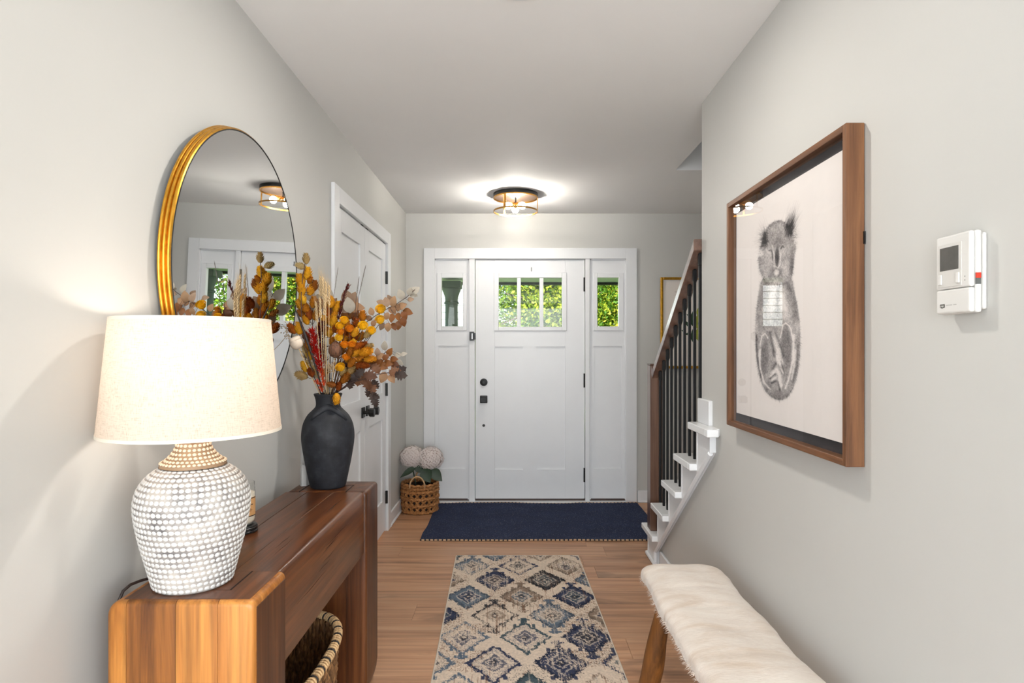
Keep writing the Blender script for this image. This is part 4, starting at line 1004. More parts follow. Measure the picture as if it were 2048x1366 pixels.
for px, py, sz, kd, off, lab in straws:
    p = at(px, py, VC.y + off); L = sz * VC.y / F_PX
    e = empty('strawflower', MOUTH, lab, 'dried flower', 'strawflowers in the vase')
    d = Vector((rf.uniform(-.2, .3), -0.75, 0.6)).normalized()
    part('stem', G().tube(stem_pts(p - d * L * .3, .1), 0.0013, 5), M_stem, e, True)
    inst('flower_head', (STR, STO)[kd], Matrix.Translation(p - d * L * .4) @ frame_to(d) @ Matrix.Scale(L, 4), e)

# pods
def pod(name, px, py, off, r, m, label, kind):
    p = at(px, py, VC.y + off); e = empty(name, MOUTH, label, 'dried pod')
    pts = stem_pts(p, -0.3)
    part('stem', G().tube(pts, 0.0018, 6), M_straw, e, True)
    d = (pts[-1] - pts[-3]).normalized(); g = G()
    if kind == 'white':
        g.lathe([(0, -.95), (.5, -.90), (.86, -.55), (1.0, -.1), (.97, .25), (.90, .38), (.93, .42), (.96, .50), (.90, .78), (.66, .98), (0, 1.02)], (0, 0, 0), 24)
    else:
        g.lathe([(0, -1.15), (.3, -1.12), (.72, -.85), (.98, -.35), (1.0, .1), (.85, .6), (.5, 1.05), (.18, 1.3), (0, 1.36)], (0, 0, 0), 24)
    Mx = Matrix.Translation(p) @ frame_to(d if kind == 'white' else Vector((.05, -.1, 1))) @ Matrix.Scale(r, 4); g.V = [tuple(Mx @ Vector(v)) for v in g.V]
    part('pod_shell', g, m, e, True)
pod('white_pod', 593, 686, -0.04, 0.0245, plain('pale_pod', (224, 206, 186), 0.8, var=0.1, vscale=60, bump=.3, bscale=200), 'pale cream round pod on a stalk at the left of the bouquet', 'white')
t = NT('brown_husk'); b = t.bsdf(Roughness=0.75); nn = t.noise(t.coords((260, 260, 22)), 1.0, 4, .6, .6); rr = t.ramp(nn, [(0.3, lin((52, 30, 22))), (0.7, lin((128, 86, 60)))]); t.l(rr.outputs[0], b.inputs['Base Color']); t.bump(nn, b, .5, .002)
pod('brown_pod', 671, 700, -0.055, 0.0255, t.m, 'brown fibrous egg-shaped pod in the middle of the bouquet', 'brown')

# wheat
def wheat(px, py, off, label, L=0.07, k=0, m=None):
    p = at(px, py, VC.y + off); e = empty('wheat_stalk', MOUTH, label, 'dried grass', 'wheat stalks in the vase')
    pts = stem_pts(p, -0.35); part('stem', G().tube(pts, 0.0011, 5), m or M_straw, e, True)
    d = (pts[-1] - pts[-2]).normalized(); u = d.orthogonal().normalized(); w = d.cross(u); g = G()
    for i in range(26):
        c = p - d * 0.01 + d * L * i / 26; a = i * 2.4; s = (u * math.cos(a) + w * math.sin(a))
        q = 0.004 * (1 - .4 * i / 26)
        g.tube([c, c + s * q + d * .006, c + s * q * 1.1 + d * .013], [.0006, .0022, .0003], 5)
        g.tube([c + s * q * 1.1 + d * .012, c + s * q * 3.0 + d * (.04 + .01 * (i % 3))], [.0003, .00012], 3)
    part('ear', g, m or M_straw, e, True)
for i, (px, py, off, lab) in enumerate([(646, 590, -.05, 'tall wheat stalk tallest of the pale bundle'), (652, 600, -.045, 'wheat stalk just right of the tallest pale one'), (641, 588, -.04, 'wheat stalk leaning left at the top of the pale bundle'), (658, 606, -.035, 'wheat stalk rightmost of the pale bundle'),
        (634, 640, -.06, 'short wheat stalk in front of the red plume'), (641, 632, -.065, 'wheat stalk front centre of the pale bundle'), (650, 625, -.06, 'wheat stalk crossing in front of the pale bundle')]):
    wheat(px, py, off, lab)
M_grey = plain('grey_grass', (136, 132, 126), 0.85, var=.15)
def bunny(px, py, px2, py2, off, label, m=M_grey, rad=.006):
    p0, p1 = at(px, py, VC.y + off), at(px2, py2, VC.y + off); e = empty('feather_grass', MOUTH, label, 'dried grass', 'grey grasses in the vase')
    part('stem', G().tube(stem_pts(p0, -.1) + [p1], 0.0009, 5), M_dstem, e, True)
    g = G(); d = p1 - p0; u = d.orthogonal().normalized(); w = d.normalized().cross(u)
    for i in range(150):
        t_ = i / 150; c = p0 + d * t_; a = i * 2.4; s_ = u * math.cos(a) + w * math.sin(a); q = rad * math.sin(math.pi * (0.1 + .85 * t_)) ** .7
        tip = c + s_ * q + d.normalized() * .012; k = w * math.cos(a) - u * math.sin(a)
        g.add([c - k * .0004, c + k * .0004, tip], [(0, 1, 2)])
    part('plume', g, m, e, None, False)
bunny(718, 590, 731, 533, .03, 'dark grey feather grass standing tallest right of centre'); bunny(712, 600, 718, 556, .04, 'shorter dark grey feather grass beside the tallest one')
bunny(668, 590, 676, 536, .05, 'pale grey feathery grass in front of the closet door', plain('pale_grass', (176, 172, 168), .85), .007)
def plume(name, path, off, rad, n, m, label, L=.018):
    P = [at(x, y, VC.y + off) for x, y in path]; e = empty(name, MOUTH, label, 'dried flower'); g = G()
    part('stem', G().tube([VC + Vector((0, 0, .27)), mouth_pt(P[0])] + P, 0.0013, 5), M_dstem, e, True)
    for i in range(n):
        t_ = rf.random() * (len(P) - 1); k = min(int(t_), len(P) - 2); c = P[k].lerp(P[k + 1], t_ - k); ax = (P[k + 1] - P[k]).normalized()
        s_ = Vector((rf.gauss(0, 1), rf.gauss(0, 1), rf.gauss(0, 1))); s_ = (s_ - ax * s_.dot(ax)).normalized()
        tip = c + s_ * rad * rf.uniform(.4, 1) + ax * L * rf.uniform(.5, 1.3)
        kk = s_.cross(ax) * .0019; mid = c.lerp(tip, .6) + s_ * .002
        g.add([c - kk * .4, mid - kk, tip, mid + kk, c + kk * .4], [(0, 1, 2, 3, 4)])
    part('spikes', g, m, e, None, False)
M_red = random_tint('crimson_bract', [(196, 30, 18), (196, 30, 18)], .7, .25); M_mar = random_tint('maroon_bract', [(84, 26, 22), (84, 26, 22)], .7, .15); M_orr = random_tint('scarlet_bract', [(226, 76, 26), (226, 76, 26)], .7, .25)
plume('red_plume', [(644, 745), (636, 715), (630, 690), (624, 662)], -.035, .030, 480, M_red, 'crimson spiky plume left of the wheat stalks')
plume('red_plume', [(650, 730), (645, 700), (640, 670), (644, 645)], -.02, .026, 320, M_mar, 'dark maroon spiky plume behind the crimson plume')
plume('maroon_spike', [(676, 640), (682, 612), (690, 585), (696, 572)], .02, .010, 130, M_mar, 'tall maroon spike rising behind the centre of the bouquet')
plume('scarlet_tuft', [(648, 775), (645, 757), (642, 742)], -.055, .016, 80, M_orr, 'small scarlet tuft at the foot of the wheat stalks', .012)
plume('scarlet_tuft', [(645, 785), (640, 772), (634, 762)], -.045, .012, 60, M_orr, 'scarlet tuft at the left edge of the vase mouth', .010)
plume('rust_filler', [(668, 745), (680, 705), (700, 672), (712, 640)], .02, .028, 260, ORG, 'rust brown filler foliage behind the strawflowers', .022)
plume('tan_filler', [(640, 760), (625, 735), (612, 712), (606, 690)], -.01, .022, 200, TAN, 'tan filler foliage low on the left of the bouquet', .02)
# dark stick and gypsophila
e = empty('dark_reed', MOUTH, 'thin black reed leaning left across the mirror edge', 'dried grass')
part('reed', G().tube([VC + Vector((.01, .0, .27)), MOUTH + Vector((-.01, -.02, .0))] + [at(x, y, VC.y - .045) for x, y in ((632, 735), (624, 708), (610, 668), (597, 634), (587, 609))], [.0025, .0025, .003, .0055, .005, .0035, .0008], 7), plain('black_reed', (34, 24, 22), .6), e, True)
def gyp(path, cen, rx, n, off, label):
    e = empty('dried_gypsophila', MOUTH, label, 'dried flower', 'sprays of tiny pale flowers'); g = G(); tw = G(); c0 = at(*cen, VC.y + off)
    part('stem', G().tube([VC + Vector((0, 0, .27)), mouth_pt(c0)] + [at(x, y, VC.y + off) for x, y in path] + [c0], .001, 5), M_straw, e, True)
    for i in range(n):
        d = Vector((rf.gauss(0, 1), rf.gauss(0, 1), rf.gauss(0, 1))).normalized() * rx * rf.uniform(.35, 1); d.y *= .7; p = c0 + d
        g.ball(p, rf.uniform(.0014, .0026), 5, 4)
        if i % 3 == 0: tw.tube([c0, c0 + d * .5 + Vector((0, 0, .003)), p], .00035, 3, False)
    part('blossoms', g, plain('cream_blossom', (214, 186, 150), .8, var=.2), e, True, kind='stuff'); part('twigs', tw, M_straw, e, None, kind='stuff')
gyp([(618, 720), (590, 690)], (569, 662), .040, 170, .02, 'spray of tiny cream flowers at far left by the mirror')
gyp([(625, 740), (615, 722)], (628, 700), .030, 120, .02, 'spray of tiny cream flowers behind the crimson plume')
gyp([(655, 750)], (662, 735), .026, 110, .0, 'spray of tiny cream flowers under the brown pod')
# leafy branches
def leaf_mesh(name, m, lobed=False, wid=.36):
    n = 9; V = []; F = []
    for i in range(n + 1):
        t_ = i / n; w = wid * math.sin(math.pi * t_ ** .8) ** .85 + .005
        if lobed: w *= (1.0 if i % 2 else 0.52) * 1.15
        z = .10 * math.sin(math.pi * t_) - .10 * t_ * t_
        V += [(-w, t_, z + .10 * w), (0, t_, z), (w, t_, z + .10 * w)]
    for i in range(n): F += [(3 * i, 3 * i + 1, 3 * i + 4, 3 * i + 3), (3 * i + 1, 3 * i + 2, 3 * i + 5, 3 * i + 4)]
    me = bpy.data.meshes.new(name); me.from_pydata(V, [], F); me.materials.append(m)
    if not lobed: me.polygons.foreach_set('use_smooth', [True] * len(F))
    return me
LEAF = {'p': leaf_mesh('leaf_pink', random_tint('blush_leaf', [(154, 116, 84), (172, 136, 102), (136, 98, 68)], .6, .3, var=.25, vscale=2)),
        'b': leaf_mesh('leaf_bronze', random_tint('bronze_leaf', [(112, 64, 28), (140, 88, 42), (92, 50, 22)], .5, .25, var=.3, vscale=2)),
        'g': leaf_mesh('leaf_grey', random_tint('grey_leaf', [(168, 160, 146), (184, 176, 162)], .6, .35, var=.2, vscale=2)),
        'm': leaf_mesh('leaf_mauve', random_tint('mauve_leaf', [(138, 112, 92), (158, 130, 106)], .55, .25, var=.25, vscale=2)),
        'k': leaf_mesh('leaf_oak_dark', random_tint('dark_oak_leaf', [(46, 34, 30), (62, 46, 38)], .6, .1, var=.3, vscale=2), True, .42),
        'o': leaf_mesh('leaf_oak_brown', random_tint('brown_oak_leaf', [(104, 68, 46), (128, 86, 58), (92, 60, 44)], .6, .2, var=.3, vscale=2), True, .42)}
def branch(name, path, leaves, off, label, group='leafy branches in the vase'):
    P = [at(x, y, VC.y + o) for x, y, o in path]
    e = empty(name, MOUTH, label, 'dried branch', group)
    part('stem', G().tube([VC + Vector((-.01, 0, .27)), mouth_pt(P[0])] + P, [.0022] * 3 + [.0014] * (len(P) - 1), 6), M_dstem, e, True)
    for px, py, kd, ang, sz in leaves:
        c = at(px, py, VC.y + off + rf.uniform(-.02, .02)); L = sz * VC.y / F_PX
        a = math.radians(ang); d = Vector((math.sin(a), rf.uniform(-.25, .25), math.cos(a))).normalized()
        nrm = Vector((rf.uniform(-.35, .35), -1, rf.uniform(-.1, .5))); nrm = (nrm - d * nrm.dot(d)).normalized(); x = d.cross(nrm)
        b0 = c - d * L * .5
        Mx = Matrix((x, d, nrm)).transposed().to_4x4(); Mx = Matrix.Translation(b0) @ Mx @ Matrix.Scale(L, 4)
        inst('leaf', LEAF[kd], Mx, e)
        q = min(P, key=lambda v: (v - b0).length)
        segs = [(P[i].lerp(P[i + 1], k / 5)) for i in range(len(P) - 1) for k in range(6)]; q = min(segs, key=lambda v: (v - b0).length)
        if (q - b0).length > .004: part('petiole', G().tube([q, b0], .0006, 4), M_dstem, e)
def c2(x, y): return 690 + x / 5.256, 560 + y / 5.256
lv = [(*c2(x, y), k, a, s) for x, y, k, a, s in [(370, 235, 'm', -70, 17), (435, 230, 'm', -15, 22), (510, 225, 'p', 10, 24), (500, 320, 'p', 130, 20), (440, 380, 'p', 200, 17), (492, 400, 'b', 190, 19), (562, 388, 'b', 170, 18), (600, 275, 'p', 60, 22), (622, 378, 'b', 150, 20), (660, 338, 'b', 105, 22),
    (612, 445, 'b', 160, 20), (560, 478, 'b', 185, 20), (515, 490, 'b', 150, 18), (453, 497, 'p', 190, 20), (388, 490, 'm', 215, 18), (278, 330, 'p', -20, 18), (250, 400, 'p', -60, 16), (300, 460, 'p', 200, 16), (585, 150, 'g', -20, 23), (682, 118, 'g', 10, 18), (738, 108, 'g', 55, 22), (722, 160, 'g', 100, 18), (690, 205, 'm', 80, 14), (470, 190, 'm', -40, 16), (545, 290, 'p', 150, 18)]]
branch('leafy_branch', [(700, 735, -.01), (*c2(110, 590), .02), (*c2(215, 450), .04), (*c2(330, 370), .05), (*c2(450, 300), .05), (*c2(560, 240), .05), (*c2(650, 180), .05), (*c2(735, 100), .05)], lv, .05, 'long branch of bronze and blush leaves reaching right, grey leaves at its tip')
lv = [(*c2(x, y), k, a, s) for x, y, k, a, s in [(340, 755, 'm', 0, 17), (472, 758, 'b', 25, 19), (418, 690, 'g', 0, 20), (515, 832, 'b', 90, 17), (370, 800, 'p', 60, 20), (430, 812, 'b', 45, 17), (525, 890, 'b', 110, 20), (455, 880, 'b', 90, 22), (390, 905, 'b', 110, 26), (330, 935, 'o', 150, 24), (350, 870, 'b', 60, 24), (570, 870, 'g', 110, 18), (560, 790, 'g', 80, 16), (290, 900, 'o', 130, 22), (620, 780, 'g', 70, 14), (310, 850, 'b', 90, 22)]]
branch('leafy_branch', [(705, 760, -.03), (*c2(180, 960), -.01), (*c2(280, 860), .0), (*c2(380, 800), .01), (*c2(460, 730), .01)], lv, .005, 'lower branch of copper leaves right of the bract sprigs, one blue-grey leaf on top')
lv = [(*c2(x, y), k, a, s) for x, y, k, a, s in [(100, 1030, 'k', 200, 22), (60, 1095, 'k', 190, 22), (140, 1060, 'o', 190, 24), (200, 1010, 'o', 110, 26), (270, 1010, 'o', 100, 28), (240, 1100, 'o', 165, 26), (290, 1140, 'o', 160, 24), (400, 1025, 'p', 200, 24), (490, 1040, 'p', 140, 20), (530, 965, 'o', 75, 26), (590, 945, 'k', 65, 24), (590, 1000, 'k', 95, 26), (320, 1100, 'k', 150, 22), (250, 1185, 'k', 200, 20), (300, 1240, 'k', 170, 24), (320, 1290, 'k', 165, 20), (330, 1225, 'k', 120, 16), (160, 970, 'k', 60, 22), (210, 1060, 'o', 140, 24)]]
branch('oak_branch', [(690, 775, -.04), (*c2(60, 1080), -.04), (*c2(180, 1050), -.035), (*c2(300, 1000), -.03), (*c2(420, 980), -.03), (*c2(560, 960), -.03)], lv, -.03, 'branch of dark lobed oak leaves hanging low on the right')
lv = [(694, 594, 'm', -20, 34), (706, 600, 'm', 15, 36), (688, 615, 'm', -60, 30), (712, 616, 'p', 85, 36), (702, 628, 'b', 60, 30), (698, 610, 'g', -10, 34), (712, 632, 'b', 20, 26), (690, 632, 'b', -20, 26)]
branch('leafy_branch', [(676, 740, .03), (690, 690, .06), (696, 640, .07), (700, 606, .07)], lv, .07, 'short stem of large grey-brown leaves behind the bouquet')
lv = [(640, 600, 'g', -30, 34), (655, 590, 'g', 10, 36), (625, 620, 'g', -60, 36), (665, 610, 'm', 30, 34), (645, 570, 'g', -5, 34), (620, 590, 'g', -40, 30), (648, 640, 'm', -40, 30)]
branch('leafy_branch', [(655, 740, .05), (648, 680, .08), (645, 630, .10), (643, 590, .11)], lv, .11, 'stem of large silvery leaves at the back, seen in the mirror')

# ------------------------------------------------------------------ basket under the console
bk = Vector((-0.716, 1.775, 0.0)); BRX, BRY, BHT = 0.172, 0.315, 0.385
bas = empty('storage_basket', bk, 'brown woven seagrass basket standing under the console table', 'basket')
def sup(a, rx, ry, n=2.6):
    c, s_ = math.cos(a), math.sin(a); k = (abs(c) ** n + abs(s_) ** n) ** (-1 / n); return rx * c * k, ry * s_ * k
def weave_mat(name, cols, sc_):
    t = NT(name); b = t.bsdf(Roughness=.8); n = t.noise(t.coords(sc_), 1.0, 4, .65, .4); r = t.ramp(n, [(.25, lin(cols[0])), (.5, lin(cols[1])), (.75, lin(cols[2]))]); t.l(r.outputs[0], b.inputs[0]); t.bump(n, b, .5, .003); return t.m
M_sea = weave_mat('seagrass', ((50, 32, 18), (122, 84, 48), (176, 130, 80)), (120, 120, 30))
g = G(); NS = 76
for i in range(NS):
    a = 2 * math.pi * i / NS
    pts, rr_ = [], []
    for k in range(15):
        z = 0.004 + (BHT - .01) * k / 14; f = 0.86 + 0.14 * (z / BHT) ** .7
        tw = .0045 * (1 if (k + i) % 2 else -1)
        x, y = sup(a, (BRX - .008) * f + tw, (BRY - .008) * f + tw); pts.append(bk + Vector((x, y, z))); rr_.append(.0095 + .002 * ((k + i) % 2))
    g.tube(pts, rr_, 6)
part('woven_wall', g, M_sea, bas, True, kind='stuff')
part('floor_mat', G().prism([sup(2 * math.pi * i / 40, BRX * .85, BRY * .85) for i in range(40)], 'z', 0.001, 0.012), M_sea, bas).location = bk
rim = [bk + Vector((*sup(2 * math.pi * i / 160, BRX, BRY), BHT)) for i in range(160)]
part('rim_core', G().tube(rim, .0105, 10, False, True), weave_mat('rim_straw', ((128, 92, 56), (190, 150, 104), (218, 182, 138)), (160, 160, 160)), bas, True)
for kind_, mm, step, w in (('dark', plain('dark_wrap', (38, 36, 36), .6), 2, .0025), ('straw', plain('straw_wrap', (206, 170, 124), .75, var=.15), 1, .005)):
    g = G()
    for i in range(0, 160, 1):
        if (i % 4 == 0) != (kind_ == 'dark'): continue
        c = rim[i]; d = (rim[(i + 1) % 160] - rim[i - 1]).normalized(); u = Vector((0, 0, 1)); v = d.cross(u)
        pts = [c + (u * math.cos(q) + v * math.sin(q)) * .0122 + d * (.004 * math.sin(q * .5)) for q in np.linspace(0, 2 * math.pi, 10)]
        g.tube(pts, .0026 if kind_ == 'dark' else .0034, 5)
    part('rim_wrap', g, mm, bas, True, kind='stuff')

# ------------------------------------------------------------------ small basket with hydrangeas by the door
hb = Vector((-0.748, 4.885, 0.0)); HR, HH = 0.140, 0.235
M_hy = weave_mat('water_hyacinth', ((92, 54, 26), (164, 108, 58), (202, 150, 94)), (70, 70, 70))
hbk = empty('wicker_basket', hb, 'small round woven basket with hoop handles beside the front door', 'basket')
def hr(z): return HR * (0.90 + 0.10 * math.sin(math.pi * (0.12 + .72 * min(1, z / HH))))
part('liner', G().lathe([(0, .004), (HR * .86, .004), (HR * .93, .08), (HR * .90, HH - .03), (HR * .88, HH - .03), (HR * .84, .012), (0, .012)], hb, 32), plain('dark_liner', (44, 26, 16), .9), hbk, True)
for s_ in (1, -1):
    g = G()
    for i in range(18):
        pts, rr_ = [], []
        for k in range(17):
            z = .012 + (HH - .024) * k / 16; a = 2 * math.pi * i / 18 + s_ * k / 16 * 1.40
            r = hr(z) + .004 * s_ * (1 if k % 2 else -1); pts.append(hb + Vector((r * math.cos(a), r * math.sin(a), z))); rr_.append(.0085)
        g.tube(pts, rr_, 6)
    part('diagonal_strands', g, M_hy, hbk, True, kind='stuff')
for z in (.014, .066, .118, .170, .200, .222):
    pts = []
    for i in range(72):
        a = 2 * math.pi * i / 72; r = hr(z) + .004 + .003 * (i % 2); pts.append(hb + Vector((r * math.cos(a), r * math.sin(a), z + .003 * (1 if (i // 2) % 2 else -1))))
    part('woven_band', G().tube(pts, (.011 if z in (.014, .222, .200) else .0105), 7, False, True), M_hy, hbk, True)
for sy in (-1, 1):
    pts = [hb + Vector((.058 * math.cos(q), sy * (HR - .002), HH - .015 + .078 * math.sin(q))) for q in np.linspace(-.15, math.pi + .15, 17)]
    part('handle', G().tube(pts, .006, 8), plain('pale_handle', (196, 158, 116), .7, var=.15), hbk, True)
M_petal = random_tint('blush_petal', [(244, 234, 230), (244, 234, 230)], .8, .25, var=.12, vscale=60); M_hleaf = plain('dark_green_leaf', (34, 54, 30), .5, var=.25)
def hydrangea(c, r, label, seed):
    q = random.Random(seed); e = empty('hydrangea', hb + Vector((0, 0, .02)), label, 'flower', 'hydrangeas in the basket'); g = G()
    n = 300
    for i in range(n):
        z = 1 - 1.75 * (i + .5) / n; ph = i * 2.39996; s_ = math.sqrt(max(0, 1 - z * z)); d = Vector((s_ * math.cos(ph), s_ * math.sin(ph), z))
        p = c + Vector((d.x, d.y, d.z * .88)) * r * q.uniform(.90, 1.04); u = d.orthogonal().normalized(); u.rotate(Quaternion(d, q.uniform(0, 6))); w = d.cross(u); k = r * .115
        for m_ in range(4):
            a = m_ * math.pi / 2; f = u * math.cos(a) + w * math.sin(a); h = w * math.cos(a) - u * math.sin(a); up = d * k * q.uniform(.1, .5)
            g.add([p, p + (f * .6 - h * .5) * k + up * .6, p + f * k * 1.1 + up, p + (f * .6 + h * .5) * k + up * .6], [(0, 1, 2, 3)])
    part('petals', g, M_petal, e, None, False, kind='stuff')
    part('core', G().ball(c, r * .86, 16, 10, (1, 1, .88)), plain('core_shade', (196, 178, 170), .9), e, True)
    part('stem', G().tube([hb + Vector((0, 0, .02)), hb + Vector(((c.x - hb.x) * .5, 0, .2)), c - Vector((0, 0, r * .7))], .005, 7), M_hleaf, e, True)
    return e
c_l, c_r = at(824, 914, 4.87), at(861, 917, 4.87)
e1 = hydrangea(c_l, .098, 'left blush white hydrangea head in the basket by the door', 1); e2 = hydrangea(c_r, .104, 'right blush white hydrangea head in the basket by the door', 2)
def bigleaf(e, b0, d, L, wid, droop):
    d = Vector(d).normalized(); x = d.cross(Vector((0, -1, .25))).normalized(); nrm = x.cross(d); V = []; F = []; n = 8
    for i in range(n + 1):
        t_ = i / n; w = wid * math.sin(math.pi * t_ ** .8) + .002; c = b0 + d * L * t_ + Vector((0, 0, -droop * t_ * t_))
        V += [c - x * w + nrm * w * .25, c, c + x * w + nrm * w * .25]
    for i in range(n): F += [(3 * i, 3 * i + 1, 3 * i + 4, 3 * i + 3), (3 * i + 1, 3 * i + 2, 3 * i + 5, 3 * i + 4)]
    part('leaf', G().add(V, F), M_hleaf, e, True, False)
bigleaf(e2, at(846, 938, 4.80), (.5, -.2, -.75), .11, .050, .01); bigleaf(e2, at(862, 940, 4.80), (.75, -.1, -.55), .11, .042, .02); bigleaf(e2, at(843, 925, 4.86), (.1, -.1, .9), .09, .035, .0)
bigleaf(e1, at(832, 935, 4.82), (-.9, -.1, -.35), .13, .022, .03); bigleaf(e1, at(840, 920, 4.90), (.2, 0, 1), .08, .03, .0); bigleaf(e1, at(836, 928, 4.85), (.4, -.2, -.8), .08, .04, .0)

# ------------------------------------------------------------------ patterned runner and navy rug
def vno(u, v, seed, n=256):
    r = np.random.RandomState(seed); t = r.rand(n, n); iu = np.floor(u).astype(int); iv = np.floor(v).astype(int); fu = u - iu; fv = v - iv
    fu = fu * fu * (3 - 2 * fu); fv = fv * fv * (3 - 2 * fv); g = lambda a, b: t[a % n, b % n]
    return (g(iu, iv) * (1 - fu) + g(iu + 1, iv) * fu) * (1 - fv) + (g(iu, iv + 1) * (1 - fu) + g(iu + 1, iv + 1) * fu) * fv
def make_runner():
    W, L = 0.765, 2.30; NU, NV = 256, 600
    u1 = np.linspace(-W / 2, W / 2, NU); v1 = np.linspace(0, L, NV); U_, V_ = np.meshgrid(u1, v1)
    q = .0055; u = np.round(U_ / q) * q + .0015 * (vno(U_ * 300, V_ * 300, 1) - .5); v = np.round(V_ / q) * q
    su, sv = .2755, .449
    a1, b1 = np.round(u / su), np.round((v - .19) / sv); a2, b2 = np.round(u / su - .5) + .5, np.round((v - .19) / sv - .5) + .5
    d1 = np.abs(u - a1 * su) / su + np.abs(v - .19 - b1 * sv) / sv; d2 = np.abs(u - a2 * su) / su + np.abs(v - .19 - b2 * sv) / sv
    one = d1 < d2; ca = np.where(one, a1, a2); cb = np.where(one, b1, b2)
    a = (u - ca * su) / .1165; b = (v - .19 - cb * sv) / .155
    idx = ((ca * 2 + 40).astype(int) * 57 + (cb * 2 + 40).astype(int) * 131) % 997
    rs = np.random.RandomState(12); tab = rs.rand(997, 6); rnd = tab[idx]
    d = np.abs(a) + np.abs(b) + .16 * (vno(U_ * 60, V_ * 60, 21) - .5) + .10 * (vno(U_ * 160, V_ * 160, 22) - .5)
    base_ = np.array([214, 196, 177]); navy = np.array([42, 50, 76]); slate = np.array([88, 102, 118]); teal = np.array([72, 92, 102]); taupe = np.array([148, 128, 112]); blk = np.array([44, 44, 50]); rust = np.array([150, 100, 74])
    pal = np.array([navy, slate, blk, navy, teal * .85, taupe * .9]); main = pal[(rnd[..., 0] * 6).astype(int).clip(0, 5)]; sec = pal[(rnd[..., 1] * 6).astype(int).clip(0, 5)]
    col = np.tile(base_, U_.shape + (1,)).astype(float)
    grain = vno(U_ * 420, V_ * 300, 3); streak = vno(U_ * 260, V_ * 9, 4); patch = vno(U_ * 7 + 3, V_ * 6, 5); patch2 = vno(U_ * 22, V_ * 16, 6)
    fade = np.clip(.25 + .95 * patch + .35 * (patch2 - .5) + .35 * (rnd[..., 2] - .3), 0.12, 1)
    def put(mask, c, amt=1.0):
        nonlocal col
        k = np.clip(mask * amt, 0, 1)[..., None]; col = col * (1 - k) + c * k
    dis = ((grain * .75 + streak * .45) < (.36 + .58 * fade)).astype(float)
    # speckled ground near some crossings
    put(((grain < .30) & (vno(U_ * 9, V_ * 7, 8) > .52) & (d > .7)).astype(float), rust * .75, .75)
    put(((grain > .74) & (vno(U_ * 6, V_ * 8, 9) > .60)).astype(float), blk, .6)
    solid = rnd[..., 3] > .26
    put((d < 1) * np.where(solid, 1, 0) * dis, main, .92)
    put((d < 1) * np.where(solid, 0, 1) * ((grain > .55) * .5 * dis), sec, .7)
    ring_ = (d < 1.0) & (d > .84); put(ring_ * dis, np.where(solid[..., None], main * .8, main), .95)
    put(((d < .60) & (d > .50)) * 1.0, base_ * 1.02, .75 * .9); put((d < .50) * dis, sec, .62)
    put(((d < .34) & (d > .26)) * 1.0, base_, .8); put((d < .16) * 1.0, blk, .75); put((d < .06) * 1.0, base_, .9)
    ab, aa = np.abs(b), np.abs(a)
    has = np.where(b > 0, rnd[..., 4], rnd[..., 5]) > .35
    put(((ab > .92) & (ab < 1.24) & (aa < .12) & has) * dis, main, .95); put(((ab > 1.06) & (ab < 1.18) & (aa < .24) & has) * dis, main, .9)
    put(((ab > .62) & (ab < .82) & (aa > .30) & (aa < .46) & has) * dis, main, .9)
    put(((ab > .80) & (ab < .92) & (aa > .22) & (aa < .34) & has) * dis * 0.0, main, .9)
    # worn threads
    put(((streak > .80) & (grain > .35)) * 1.0, base_ * 1.03, .45); put(((streak < .17) & (vno(U_ * 5, V_ * 4, 10) > .5)) * 1.0, rust * .8, .45)
    col *= (0.93 + .14 * vno(U_ * 200, V_ * 200, 11))[..., None]
    edge = (np.abs(U_) > W / 2 - .008) | (V_ < .008) | (V_ > L - .008); col[edge] = np.array([216, 204, 188])
    # place: far edge at Y 3.817, slightly rotated
    th = 0.0276; x = .020 + U_ * math.cos(th) + V_ * math.sin(th); y = 3.817 + U_ * math.sin(th) * -1 * 0 - V_ * math.cos(th)
    z = .0065 + .0005 * (vno(U_ * 150, V_ * 150, 13) - .5); z = np.where((np.abs(U_) > W / 2 - .001) | (V_ < .001) | (V_ > L - .001), .0005, z)
    return grid_mesh('patterned_runner', np.stack([x, y, z], -1)[:, ::1], s2l(col / 255))
run = link('patterned_runner', make_runner(), vcol_mat('woven_runner', .95, .4, 500), None)
tag(run, 'beige runner rug with faded navy diamond pattern along the hall', 'rug')

t = NT('navy_jute'); b = t.bsdf(Roughness=.95); b.inputs['Specular IOR Level'].default_value = .1
n1 = t.noise(t.coords((60, 420, 60)), 1.0, 3, .7); n2 = t.noise(t.coords((120, 190, 100)), 1.0, 0, .5); n3 = t.noise(t.coords(), 5, 3)
r1 = t.ramp(n1, [(.3, lin((32, 38, 56))), (.7, lin((60, 68, 94)))]); r2 = t.ramp(n2, [(.72, (0, 0, 0, 1)), (.78, (1, 1, 1, 1))])
cc = t.mix(r2.outputs[0], r1.outputs[0], lin((138, 132, 140))); k3 = t.ramp(n3, [(.3, (.85, .85, .85, 1)), (.7, (1.1, 1.1, 1.1, 1))]); cc = t.mix(1.0, cc, k3.outputs[0], 'MULTIPLY'); t.l(cc, b.inputs['Base Color']); t.bump(n1, b, .6, .004)
M_navy = t.m
nr = empty('navy_rug', (.19, 4.6, 0), 'dark navy woven rug with stitched ends before the front door', 'rug')
RX0, RX1, RY0, RY1 = -.630, 1.020, 4.108, 5.078
nx, ny = 80, 40; uu, vv = np.meshgrid(np.linspace(0, 1, nx), np.linspace(0, 1, ny))
X_ = RX0 + (RX1 - RX0) * uu + .006 * (vno(vv * 6, uu * 2, 3) - .5) * 2 * (np.abs(uu - .5) > .4); Y_ = RY0 + (RY1 - RY0) * vv + .012 * (vno(uu * 9, vv * 2, 4) - .5)
